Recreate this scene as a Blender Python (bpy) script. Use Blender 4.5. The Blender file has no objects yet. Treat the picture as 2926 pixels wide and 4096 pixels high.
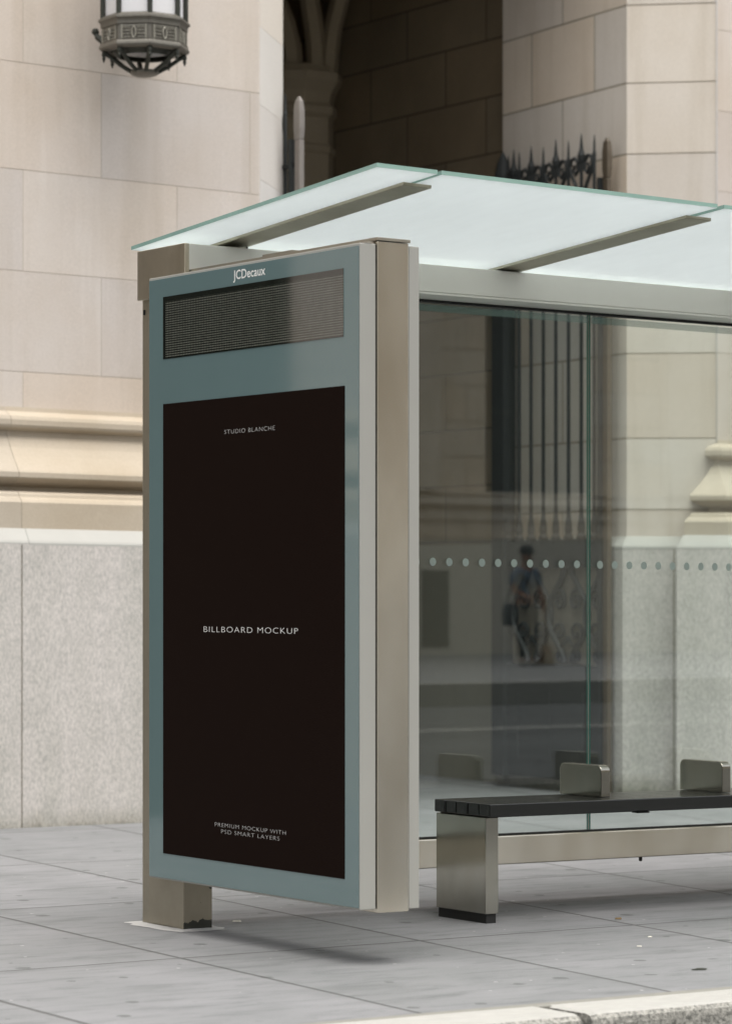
import bpy, bmesh, math, random
from math import radians as R, sin, cos, pi, sqrt
from mathutils import Vector, Matrix

random.seed(7)
S = bpy.context.scene
COL = S.collection

# ------------------------------------------------------------------ camera
cam_d = bpy.data.cameras.new('camera')
cam_d.sensor_fit = 'HORIZONTAL'; cam_d.sensor_width = 36.0
cam_d.lens = 36.0 * 11900 / 2926
cam_d.shift_x = 0.0; cam_d.shift_y = 317.0 / 2926
cam_d.clip_start = 0.1; cam_d.clip_end = 2000
cam_d.dof.use_dof = True; cam_d.dof.focus_distance = 11.5; cam_d.dof.aperture_fstop = 5.2
cam = bpy.data.objects.new('camera', cam_d); COL.objects.link(cam)
YAW = math.atan2(8123, 11900)
cam.location = (-5.841, -9.797, 1.3)
cam.rotation_euler = (pi / 2, 0, -YAW)
S.camera = cam

# ------------------------------------------------------------------ sky, sun, exposure
W = bpy.data.worlds.new('World'); S.world = W; W.use_nodes = True
wn = W.node_tree.nodes; wl = W.node_tree.links
bg = wn['Background']
sky = wn.new('ShaderNodeTexSky'); sky.sky_type = 'NISHITA'; sky.sun_disc = False
SUN_EL, SUN_AZ = R(74), R(190)           # azimuth clockwise from +Y
sky.sun_elevation = SUN_EL; sky.sun_rotation = SUN_AZ
sky.air_density = 1.0; sky.dust_density = 4.0; sky.ozone_density = 1.0
hsv = wn.new('ShaderNodeHueSaturation'); hsv.inputs['Saturation'].default_value = 0.22
wl.new(sky.outputs[0], hsv.inputs['Color']); wl.new(hsv.outputs[0], bg.inputs['Color'])
bg.inputs['Strength'].default_value = 0.14
sun_d = bpy.data.lights.new('sun', 'SUN'); sun_d.energy = 1.5; sun_d.angle = R(62)
sun_d.color = (1.0, 0.975, 0.93)
sun = bpy.data.objects.new('sun', sun_d); COL.objects.link(sun)
sd = Vector((sin(SUN_AZ) * cos(SUN_EL), cos(SUN_AZ) * cos(SUN_EL), sin(SUN_EL)))
sun.location = sd * 40
sun.rotation_euler = sd.to_track_quat('Z', 'Y').to_euler()
S.view_settings.view_transform = 'Standard'; S.view_settings.look = 'None'
S.view_settings.exposure = 0.99; S.view_settings.gamma = 1.0
S.cycles.max_bounces = 10; S.cycles.diffuse_bounces = 5; S.cycles.glossy_bounces = 5
S.cycles.transparent_max_bounces = 16; S.cycles.caustics_reflective = False
S.cycles.use_denoising = True

K = 0.0092                                # the street falls gently along +X
def grade(x, y):
    w = 1.0 if y > -2.75 else max(0.0, 1 - (-2.75 - y) / 9.0)
    return -K * max(-40, min(40, x)) * w

# ------------------------------------------------------------------ materials
def srgb(r, g, b):
    f = lambda c: (c / 255 / 12.92) if c / 255 <= 0.04045 else ((c / 255 + 0.055) / 1.055) ** 2.4
    return (f(r), f(g), f(b), 1)

class NT:
    def __init__(s, name):
        s.m = bpy.data.materials.new(name); s.m.use_nodes = True
        s.t = s.m.node_tree; s.n = s.t.nodes; s.l = s.t.links
        s.b = s.n['Principled BSDF']; s.out = s.n['Material Output']
        s.tc = None
    def new(s, typ, **kw):
        n = s.n.new(typ)
        for k, v in kw.items():
            if k in ('op',): n.operation = v
            elif hasattr(n, k): setattr(n, k, v)
        return n
    def obj(s):
        if not s.tc: s.tc = s.new('ShaderNodeTexCoord')
        return s.tc.outputs['Object']
    def mapping(s, vec, scale=(1, 1, 1), loc=(0, 0, 0)):
        n = s.new('ShaderNodeMapping'); n.inputs['Scale'].default_value = scale; n.inputs['Location'].default_value = loc
        s.l.new(vec, n.inputs['Vector']); return n.outputs[0]
    def noise(s, vec, scale, detail=4, rough=0.55, dist=0.0):
        n = s.new('ShaderNodeTexNoise'); n.inputs['Scale'].default_value = scale
        n.inputs['Detail'].default_value = detail; n.inputs['Roughness'].default_value = rough
        n.inputs['Distortion'].default_value = dist
        s.l.new(vec, n.inputs['Vector']); return n.outputs['Fac']
    def ramp(s, fac, stops):
        n = s.new('ShaderNodeValToRGB'); e = n.color_ramp.elements
        while len(e) < len(stops): e.new(0.5)
        for i, (p, c) in enumerate(stops):
            e[i].position = p; e[i].color = c if len(c) == 4 else (*c, 1)
        s.l.new(fac, n.inputs[0]); return n.outputs['Color']
    def math(s, op, a, b=None, c=None):
        n = s.new('ShaderNodeMath', op=op)
        for i, v in enumerate((a, b, c)):
            if v is None: continue
            if isinstance(v, (int, float)): n.inputs[i].default_value = v
            else: s.l.new(v, n.inputs[i])
        return n.outputs[0]
    def mix(s, fac, a, b, mode='MIX'):
        n = s.new('ShaderNodeMix', data_type='RGBA', blend_type=mode)
        for i, v in ((0, fac), (6, a), (7, b)):
            if isinstance(v, (int, float)): n.inputs[i].default_value = v
            elif isinstance(v, tuple): n.inputs[i].default_value = v
            else: s.l.new(v, n.inputs[i])
        return n.outputs[2]
    def bump(s, h, strength=0.2, dist=0.01):
        n = s.new('ShaderNodeBump'); n.inputs['Strength'].default_value = strength; n.inputs['Distance'].default_value = dist
        s.l.new(h, n.inputs['Height']); s.l.new(n.outputs[0], s.b.inputs['Normal']); return n
    def set(s, **kw):
        for k, v in kw.items():
            i = s.b.inputs[k.replace('_', ' ')]
            if isinstance(v, (int, float, tuple)): i.default_value = v
            else: s.l.new(v, i)
        return s
    def sep(s, vec):
        n = s.new('ShaderNodeSeparateXYZ'); s.l.new(vec, n.inputs[0]); return n.outputs

G3 = lambda v: (v, v, v, 1)

def m_stone(name, c_lo, c_hi, streak=True, warmth=0.22):
    t = NT(name); o = t.obj()
    a = t.new('ShaderNodeAttribute'); a.attribute_name = 'tint'
    big = t.noise(o, 1.1, 5, 0.6)
    col = t.mix(t.ramp(big, [(0.35, G3(0)), (0.68, G3(1))]), c_lo, c_hi)
    tint = t.sep(a.outputs['Vector'])
    # per-block tone
    warm = t.mix(1.0, col, t.mix(tint[0], (0.94, 0.94, 0.95, 1), (1.04, 1.02, 0.99, 1)), 'MULTIPLY')
    warm = t.mix(t.math('MULTIPLY', tint[1], warmth), warm, t.mix(1.0, warm, (1.0, 0.84, 0.66, 1), 'MULTIPLY'))
    fine = t.noise(o, 90, 3, 0.7)
    warm = t.mix(1.0, warm, t.ramp(fine, [(0.3, G3(0.93)), (0.7, G3(1.05))]), 'MULTIPLY')
    if streak:
        st = t.noise(t.mapping(o, (3.2, 3.2, 0.22)), 1.6, 4, 0.6)
        warm = t.mix(1.0, warm, t.ramp(st, [(0.34, (0.92, 0.91, 0.89, 1)), (0.5, G3(1)), (0.62, G3(1)), (0.72, (1.06, 1.075, 1.09, 1))]), 'MULTIPLY')
    t.bump(t.noise(o, 60, 4, 0.65), 0.18, 0.004)
    t.set(Base_Color=warm, Roughness=0.85)
    return t.m

def m_granite(name, base, dark):
    t = NT(name); o = t.obj()
    a = t.new('ShaderNodeAttribute'); a.attribute_name = 'tint'
    n1 = t.noise(t.mapping(o, (24, 24, 13)), 3.0, 6, 0.72, 0.2)
    col = t.mix(t.ramp(n1, [(0.36, G3(1)), (0.60, G3(0))]), base, dark)
    nb = t.noise(t.mapping(o, (5, 5, 3.2)), 2.0, 6, 0.65, 0.4)
    col = t.mix(1.0, col, t.ramp(nb, [(0.36, (0.93, 0.935, 0.93, 1)), (0.52, G3(1)), (0.7, G3(1.02))]), 'MULTIPLY')
    n2 = t.noise(t.mapping(o, (2.5, 2.5, 0.35)), 1.4, 3, 0.5)
    col = t.mix(1.0, col, t.ramp(n2, [(0.3, (0.88, 0.89, 0.87, 1)), (0.65, (1.04, 1.03, 1.03, 1))]), 'MULTIPLY')
    fine = t.noise(o, 260, 2, 0.7)
    col = t.mix(1.0, col, t.ramp(fine, [(0.35, G3(0.86)), (0.65, G3(1.08))]), 'MULTIPLY')
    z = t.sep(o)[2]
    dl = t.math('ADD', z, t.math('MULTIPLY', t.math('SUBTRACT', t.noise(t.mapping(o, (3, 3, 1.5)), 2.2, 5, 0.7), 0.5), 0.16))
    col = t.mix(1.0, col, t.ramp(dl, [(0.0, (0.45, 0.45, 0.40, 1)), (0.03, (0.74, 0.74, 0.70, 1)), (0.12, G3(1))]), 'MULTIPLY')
    t.bump(fine, 0.2, 0.003)
    t.set(Base_Color=col, Roughness=0.8)
    return t.m

def m_steel(name, col, rough=0.34, metal=1.0, dirt=0.25, brush=(260, 260, 3)):
    t = NT(name); o = t.obj()
    br = t.noise(t.mapping(o, brush), 1.0, 3, 0.6)
    blot = t.noise(o, 3.5, 4, 0.6)
    c = t.mix(t.math('MULTIPLY', t.ramp(blot, [(0.42, G3(0)), (0.75, G3(1))]), dirt), col, tuple(x * 0.55 for x in col[:3]) + (1,))
    pat = t.noise(t.mapping(o, (2.2, 2.2, 0.9)), 1.3, 4, 0.55)
    c = t.mix(1.0, c, t.ramp(pat, [(0.30, (0.80, 0.76, 0.70, 1)), (0.5, (0.97, 0.95, 0.92, 1)), (0.68, (1.10, 1.10, 1.10, 1))]), 'MULTIPLY')
    rr = t.math('ADD', t.math('MULTIPLY', br, 0.04), t.math('ADD', t.math('MULTIPLY', blot, 0.14), rough - 0.09))
    t.bump(br, 0.012, 0.0005)
    t.set(Base_Color=c, Metallic=metal, Roughness=rr)
    return t.m

def m_plain(name, col, rough=0.5, metal=0.0, var=0.08, scale=14, spec=0.5, coat=0.0):
    t = NT(name); o = t.obj()
    n = t.noise(o, scale, 4, 0.6)
    lo = tuple(x * (1 - var) for x in col[:3]) + (1,); hi = tuple(min(1, x * (1 + var)) for x in col[:3]) + (1,)
    t.set(Base_Color=t.mix(n, lo, hi), Roughness=rough, Metallic=metal)
    t.b.inputs['Specular IOR Level'].default_value = spec
    t.b.inputs['Coat Weight'].default_value = coat
    return t.m

def m_glass(name, tint):
    t = NT(name)
    lw = t.new('ShaderNodeLayerWeight'); lw.inputs[0].default_value = 0.5
    f = t.math('ADD', t.math('MULTIPLY', t.math('POWER', lw.outputs['Facing'], 5.0), 0.95), 0.085)
    tr = t.new('ShaderNodeBsdfTransparent'); tr.inputs[0].default_value = tint
    gl = t.new('ShaderNodeBsdfGlossy'); gl.inputs['Roughness'].default_value = 0.0; gl.inputs[0].default_value = (1, 1, 1, 1)
    mx = t.new('ShaderNodeMixShader')
    t.l.new(f, mx.inputs[0]); t.l.new(tr.outputs[0], mx.inputs[1]); t.l.new(gl.outputs[0], mx.inputs[2])
    # a faint film of dust on the glass
    df = t.new('ShaderNodeBsdfDiffuse'); df.inputs[0].default_value = (0.55, 0.6, 0.58, 1)
    m2 = t.new('ShaderNodeMixShader'); o = t.obj()
    t.l.new(t.math('MULTIPLY', t.ramp(t.noise(t.mapping(o, (1.6, 1.6, 0.7)), 2.0, 6, 0.7), [(0.35, G3(0.15)), (0.75, G3(1))]), 0.018), m2.inputs[0])
    t.l.new(mx.outputs[0], m2.inputs[1]); t.l.new(df.outputs[0], m2.inputs[2])
    t.l.new(m2.outputs[0], t.out.inputs['Surface'])
    return t.m

def m_frosted(name, col, trans, glossy=0.05):
    t = NT(name); o = t.obj()
    n = t.math('ADD', t.math('MULTIPLY', t.noise(o, 1.3, 4, 0.55), 0.6), t.math('MULTIPLY', t.noise(t.mapping(o, (9, 2.2, 9)), 1.8, 6, 0.7), 0.5))
    c = t.mix(n, tuple(x * 0.90 for x in col[:3]) + (1,), tuple(min(1, x * 1.06) for x in col[:3]) + (1,))
    tl = t.new('ShaderNodeBsdfTranslucent'); df = t.new('ShaderNodeBsdfDiffuse'); gl = t.new('ShaderNodeBsdfGlossy')
    gl.inputs['Roughness'].default_value = 0.12
    t.l.new(c, tl.inputs[0]); t.l.new(c, df.inputs[0])
    m1 = t.new('ShaderNodeMixShader'); m1.inputs[0].default_value = trans
    t.l.new(df.outputs[0], m1.inputs[1]); t.l.new(tl.outputs[0], m1.inputs[2])
    m2 = t.new('ShaderNodeMixShader'); m2.inputs[0].default_value = glossy
    t.l.new(m1.outputs[0], m2.inputs[1]); t.l.new(gl.outputs[0], m2.inputs[2])
    t.l.new(m2.outputs[0], t.out.inputs['Surface'])
    return t.m

def m_pavement():
    t = NT('pavement_concrete'); o = t.obj(); x, y, z = t.sep(o)
    # skewed slab joints
    x0 = t.math('DIVIDE', t.math('SUBTRACT', x, t.math('MULTIPLY', y, 0.075)), t.math('ADD', 1.0, t.math('MULTIPLY', y, 0.03)))
    wob = t.math('MULTIPLY', t.math('SUBTRACT', t.noise(o, 3.0, 3), 0.5), 0.012)
    xj = t.math('ADD', t.math('DIVIDE', t.math('SUBTRACT', x0, 0.655), 1.07), wob)
    yj = t.math('ADD', t.math('DIVIDE', t.math('SUBTRACT', t.math('SUBTRACT', y, t.math('MULTIPLY', x, 0.02)), -0.75), 1.795), wob)
    def line(v, period, w):
        fr = t.math('FRACT', v); d = t.math('MULTIPLY', t.math('MINIMUM', fr, t.math('SUBTRACT', 1.0, fr)), period)
        return t.math('SMOOTH_MIN', 1.0, t.math('DIVIDE', d, w), 0.1)
    def line2(v, period, w):
        fr = t.math('FRACT', v); d = t.math('MULTIPLY', t.math('MINIMUM', fr, t.math('SUBTRACT', 1.0, fr)), period)
        return t.math('SUBTRACT', 1.0, t.math('MINIMUM', 1.0, t.math('DIVIDE', d, w)))
    wid = t.math('ADD', 0.007, t.math('MULTIPLY', t.noise(o, 1.7, 3), 0.010))
    jt = t.math('MAXIMUM', line2(xj, 1.07, wid), line2(yj, 1.795, wid))
    jt = t.ramp(jt, [(0.05, G3(0)), (0.45, G3(1))])
    # slab-to-slab tone
    cx = t.math('FLOOR', xj); cy = t.math('FLOOR', yj)
    cmb = t.new('ShaderNodeCombineXYZ'); t.l.new(cx, cmb.inputs[0]); t.l.new(cy, cmb.inputs[1])
    wnz = t.new('ShaderNodeTexWhiteNoise', noise_dimensions='3D'); t.l.new(cmb.outputs[0], wnz.inputs['Vector'])
    base = t.mix(wnz.outputs['Value'], srgb(120, 120, 120), srgb(131, 130, 131))
    n1 = t.noise(o, 1.6, 6, 0.62)
    base = t.mix(1.0, base, t.ramp(n1, [(0.3, (0.84, 0.86, 0.85, 1)), (0.66, G3(1.05))]), 'MULTIPLY')
    n2 = t.noise(t.mapping(o, (1.2, 5.5, 1)), 2.6, 6, 0.72)
    base = t.mix(1.0, base, t.ramp(n2, [(0.33, (0.72, 0.74, 0.73, 1)), (0.5, G3(1)), (0.75, G3(1.08))]), 'MULTIPLY')
    n3 = t.noise(t.mapping(o, (0.8, 2.6, 1), (4, 2, 0)), 1.5, 5, 0.6)
    base = t.mix(1.0, base, t.ramp(n3, [(0.56, G3(1)), (0.66, (0.84, 0.85, 0.84, 1)), (0.72, (0.80, 0.81, 0.80, 1))]), 'MULTIPLY')
    fine = t.noise(o, 240, 3, 0.75)
    base = t.mix(1.0, base, t.ramp(fine, [(0.3, G3(0.88)), (0.7, G3(1.08))]), 'MULTIPLY')
    # trodden gum spots and scuffs
    def spots(scale, rad, keep, seed):
        v = t.new('ShaderNodeTexVoronoi'); v.inputs['Scale'].default_value = scale
        v.voronoi_dimensions = '2D'
        t.l.new(t.mapping(o, (1, 1, 1), (seed, seed * 0.7, 0)), v.inputs['Vector'])
        ds = t.math('ADD', v.outputs['Distance'], t.math('MULTIPLY', t.math('SUBTRACT', t.noise(o, 28, 3), 0.5), rad * 1.1))
        rr = t.sep(v.outputs['Color'])
        inside = t.math('LESS_THAN', ds, t.math('MULTIPLY', rr[1], rad))
        return t.math('MULTIPLY', inside, t.math('GREATER_THAN', rr[0], keep))
    sp = spots(3.4, 0.10, 0.45, 3.1)
    base = t.mix(t.math('MULTIPLY', sp, 0.85), base, srgb(84, 86, 84))
    sp2 = spots(5.2, 0.085, 0.5, 8.7)
    base = t.mix(t.math('MULTIPLY', sp2, 0.42), base, srgb(100, 102, 100))
    sp3 = spots(7.0, 0.055, 0.86, 5.9)
    base = t.mix(t.math('MULTIPLY', sp3, 0.5), base, srgb(196, 194, 190))
    base = t.mix(t.math('MULTIPLY', jt, 0.74), base, srgb(52, 52, 48))
    h = t.math('SUBTRACT', t.math('MULTIPLY', fine, 0.12), jt)
    t.bump(h, 0.35, 0.006)
    t.set(Base_Color=base, Roughness=t.math('ADD', 0.55, t.math('MULTIPLY', n1, 0.3)))
    return t.m

def m_kerb():
    t = NT('kerb_granite'); o = t.obj()
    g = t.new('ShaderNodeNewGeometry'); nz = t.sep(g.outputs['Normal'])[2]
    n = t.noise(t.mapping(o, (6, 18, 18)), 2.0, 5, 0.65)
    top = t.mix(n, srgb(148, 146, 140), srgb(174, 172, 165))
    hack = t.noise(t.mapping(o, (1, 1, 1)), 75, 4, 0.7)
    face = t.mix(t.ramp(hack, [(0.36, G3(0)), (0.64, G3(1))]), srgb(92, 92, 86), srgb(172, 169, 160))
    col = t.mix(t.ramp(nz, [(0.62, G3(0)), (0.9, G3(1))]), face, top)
    t.bump(hack, 0.6, 0.008)
    t.set(Base_Color=col, Roughness=0.85)
    return t.m

def m_asphalt():
    t = NT('road_asphalt'); o = t.obj()
    f = t.noise(o, 130, 3, 0.7); n = t.noise(t.mapping(o, (0.15, 1.2, 1)), 0.8, 4, 0.6)
    c = t.mix(f, (0.022, 0.024, 0.025, 1), (0.075, 0.077, 0.078, 1))
    c = t.mix(1.0, c, t.ramp(n, [(0.3, G3(0.7)), (0.7, G3(1.25))]), 'MULTIPLY')
    t.bump(f, 0.3, 0.005); t.set(Base_Color=c, Roughness=0.8)
    return t.m

def m_led():
    t = NT('led_matrix'); o = t.obj(); x, y, z = t.sep(o)
    fy = t.math('ABSOLUTE', t.math('SUBTRACT', t.math('FRACT', t.math('DIVIDE', y, 0.0117)), 0.5))
    fz = t.math('ABSOLUTE', t.math('SUBTRACT', t.math('FRACT', t.math('DIVIDE', z, 0.0088)), 0.5))
    dot = t.math('MULTIPLY', t.math('LESS_THAN', fy, 0.33), t.math('LESS_THAN', fz, 0.25))
    inn = t.math('MULTIPLY', t.math('LESS_THAN', y, 0.586), t.math('MULTIPLY', t.math('LESS_THAN', z, 2.405), t.math('GREATER_THAN', z, 2.192)))
    dot = t.math('MULTIPLY', dot, inn)
    n = t.noise(o, 30, 2)
    c = t.mix(t.math('MULTIPLY', dot, t.math('ADD', 0.55, t.math('MULTIPLY', n, 0.6))), (0.008, 0.010, 0.007, 1), (0.17, 0.175, 0.145, 1))
    t.set(Base_Color=c, Roughness=0.12)
    t.b.inputs['IOR'].default_value = 2.0
    t.b.inputs['Roughness'].default_value = 0.04
    return t.m

def m_leg():
    t = NT('stained_post_steel'); o = t.obj(); z = t.sep(o)[2]
    blot = t.noise(o, 5, 5, 0.62)
    c = t.mix(t.math('MULTIPLY', t.ramp(blot, [(0.4, G3(0)), (0.7, G3(1))]), 0.4), srgb(164, 157, 141), srgb(132, 125, 109))
    edge = t.math('ADD', z, t.math('MULTIPLY', t.math('SUBTRACT', t.noise(o, 22, 4, 0.7), 0.5), 0.09))
    g = t.new('ShaderNodeNewGeometry'); ny = t.sep(g.outputs['Normal'])[1]
    rot = t.math('MULTIPLY', t.math('LESS_THAN', edge, 0.034), t.math('LESS_THAN', ny, -0.5))
    v = t.new('ShaderNodeTexVoronoi'); v.inputs['Scale'].default_value = 14; t.l.new(o, v.inputs['Vector'])
    low = t.math('LESS_THAN', z, 0.22)
    pit = t.math('MULTIPLY', t.math('LESS_THAN', v.outputs['Distance'], t.math('MULTIPLY', t.sep(v.outputs['Color'])[0], 0.17)), low)
    d = t.math('MAXIMUM', rot, t.math('MULTIPLY', pit, 0.8))
    c = t.mix(d, c, (0.03, 0.03, 0.022, 1))
    t.set(Base_Color=c, Metallic=t.math('SUBTRACT', 0.85, t.math('MULTIPLY', d, 0.85)), Roughness=t.math('ADD', 0.34, t.math('MULTIPLY', blot, 0.14)))
    return t.m

M = {}
M['limestone'] = m_stone('limestone', srgb(195, 184, 172), srgb(203, 195, 187))
M['reveal_stone'] = m_stone('reveal_limestone', srgb(202, 193, 180), srgb(212, 205, 195), warmth=0.6)
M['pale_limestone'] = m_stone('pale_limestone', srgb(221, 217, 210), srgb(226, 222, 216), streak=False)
M['limestone_moulding'] = m_stone('moulded_limestone', srgb(172, 160, 141), srgb(185, 175, 159), streak=False)
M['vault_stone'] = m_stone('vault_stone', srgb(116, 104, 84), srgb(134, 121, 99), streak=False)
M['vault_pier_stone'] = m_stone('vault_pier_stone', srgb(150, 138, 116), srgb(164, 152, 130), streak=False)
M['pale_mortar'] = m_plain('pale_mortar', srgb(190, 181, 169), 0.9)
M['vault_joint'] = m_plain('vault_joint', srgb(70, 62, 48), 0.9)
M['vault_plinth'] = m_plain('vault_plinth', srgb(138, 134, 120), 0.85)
M['far_granite'] = m_plain('far_granite', srgb(205, 198, 182), 0.8, var=0.06, scale=4)
M['mortar'] = m_plain('mortar', srgb(146, 137, 121), 0.9)
M['granite'] = m_granite('grey_granite', srgb(205, 199, 192), srgb(172, 169, 163))
M['granite_cap'] = m_plain('pale_granite_cap', srgb(174, 172, 165), 0.8, var=0.06, scale=8)
M['granite_joint'] = m_plain('granite_joint', srgb(128, 124, 108), 0.9)
M['steel'] = m_steel('brushed_steel', srgb(190, 186, 175), 0.3, metal=0.9)
M['steel_warm'] = m_steel('warm_brushed_steel', srgb(216, 211, 198), 0.18, metal=0.88, dirt=0.12)
M['steel_bench'] = m_steel('bench_steel', srgb(176, 175, 166), 0.19, dirt=0.5)
M['painted_alu'] = m_plain('painted_aluminium', srgb(157, 156, 149), 0.42, var=0.04, scale=6)
M['beam_alu'] = m_plain('beam_aluminium', srgb(244, 243, 233), 0.36, metal=0.2, var=0.03, scale=5)
M['cap_alu'] = m_steel('end_cap_steel', srgb(206, 200, 185), 0.34, dirt=0.5)
M['rafter'] = m_steel('rafter_steel', srgb(176, 172, 156), 0.42, dirt=0.15, brush=(200, 3, 200))
M['teal'] = m_plain('teal_enamelled_glass', srgb(98, 118, 118), 0.06, var=0.05, scale=3)
M['teal'].node_tree.nodes['Principled BSDF'].inputs['IOR'].default_value = 1.8
M['led'] = m_led()
M['poster'] = m_plain('dark_brown_poster', srgb(24, 15, 11), 0.6, var=0.05, spec=0.03)
M['ink'] = m_plain('white_ink', (0.78, 0.77, 0.74, 1), 0.5, var=0.02)
M['thin_ink'] = m_plain('grey_white_ink', (0.60, 0.59, 0.57, 1), 0.5, var=0.02)
M['rubber'] = m_plain('black_rubber', (0.012, 0.012, 0.011, 1), 0.7)
M['dark_gap'] = m_plain('dark_seal', (0.006, 0.006, 0.006, 1), 0.8)
M['leg'] = m_leg()
M['grout'] = m_plain('pale_grout', srgb(176, 174, 170), 0.9, var=0.15, scale=40)
M['glass'] = m_glass('clear_glass', (0.90, 0.945, 0.925, 1))
M['glass_edge'] = m_plain('green_glass_edge', srgb(48, 124, 108), 0.15, var=0.15, scale=5)
M['roof_glass'] = m_frosted('frosted_roof_glass', (0.88, 0.915, 0.915, 1), 0.52)
M['roof_edge'] = m_plain('roof_glass_edge', srgb(142, 172, 161), 0.15, var=0.2, scale=6)
M['highlight_pale'] = m_plain('pale_highlight', srgb(176, 164, 154), 0.5, var=0.05)
M['dot_vinyl'] = m_plain('frosted_vinyl', srgb(172, 186, 176), 0.6, var=0.03)
def m_film():
    t = NT('teal_film'); tr = t.new('ShaderNodeBsdfTransparent'); df = t.new('ShaderNodeBsdfDiffuse'); df.inputs[0].default_value = (0.42, 0.62, 0.58, 1)
    mx = t.new('ShaderNodeMixShader'); mx.inputs[0].default_value = 0.30
    t.l.new(tr.outputs[0], mx.inputs[1]); t.l.new(df.outputs[0], mx.inputs[2]); t.l.new(mx.outputs[0], t.out.inputs['Surface']); return t.m
M['film'] = m_film()
M['black_slat'] = m_plain('black_painted_wood', (0.007, 0.008, 0.007, 1), 0.24, var=0.25, scale=20, spec=0.7)
M['bronze'] = m_plain('weathered_bronze', srgb(100, 96, 87), 0.42, metal=0.3, var=0.3, scale=40)
M['bronze_light'] = m_plain('pale_bronze', srgb(138, 134, 122), 0.42, metal=0.35, var=0.25, scale=50)
M['bronze_dark'] = m_plain('dark_bronze', srgb(46, 48, 40), 0.5, metal=0.3, var=0.25, scale=40)
M['lamp_glass'] = m_frosted('opal_glass', (0.93, 0.92, 0.92, 1), 0.35, 0.04)
M['iron'] = m_plain('wrought_iron', (0.016, 0.019, 0.018, 1), 0.7, metal=0.0, var=0.3, scale=60)
M['gate_sheet'] = m_plain('grey_gate_sheet', srgb(112, 106, 95), 0.6, metal=0.0, var=0.5, scale=12)
M['shaded_post'] = m_plain('shaded_iron_post', srgb(88, 78, 64), 0.5, metal=0.1, var=0.3, scale=8)  # same post iron; the shade of its unlit side is put into this colour
M['iron_post'] = m_plain('grey_iron_post', srgb(128, 122, 116), 0.5, metal=0.15, var=0.15, scale=20)
M['pavement'] = m_pavement()
M['kerb'] = m_kerb()
M['mortar_strip'] = m_plain('kerb_mortar', srgb(126, 124, 116), 0.9, var=0.2, scale=30)
M['asphalt'] = m_asphalt()
M['white_line'] = m_plain('road_paint', srgb(190, 188, 180), 0.7, var=0.2, scale=6)
M['far_stone'] = m_stone('far_limestone', srgb(222, 210, 190), srgb(232, 221, 204))
M['window_dark'] = m_plain('dark_window_glass', (0.012, 0.014, 0.014, 1), 0.06, var=0.1)
M['skin'] = m_plain('skin', srgb(140, 98, 76), 0.55, var=0.08)
M['shirt'] = m_plain('light_blue_cloth', srgb(84, 102, 118), 0.85, var=0.12)
M['trousers'] = m_plain('dark_cloth', srgb(40, 46, 48), 0.85, var=0.15)
M['cap'] = m_plain('black_cloth', srgb(24, 26, 28), 0.85, var=0.1)
M['shoe'] = m_plain('pale_leather', srgb(170, 168, 160), 0.6, var=0.1)
M['wood'] = m_plain('brown_wood', srgb(112, 84, 54), 0.6, var=0.15)
M['paper'] = m_plain('white_paper', srgb(196, 192, 180), 0.8, var=0.02)
M['brown'] = m_plain('dry_brown_leaf', srgb(120, 100, 70), 0.8, var=0.2)

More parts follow.
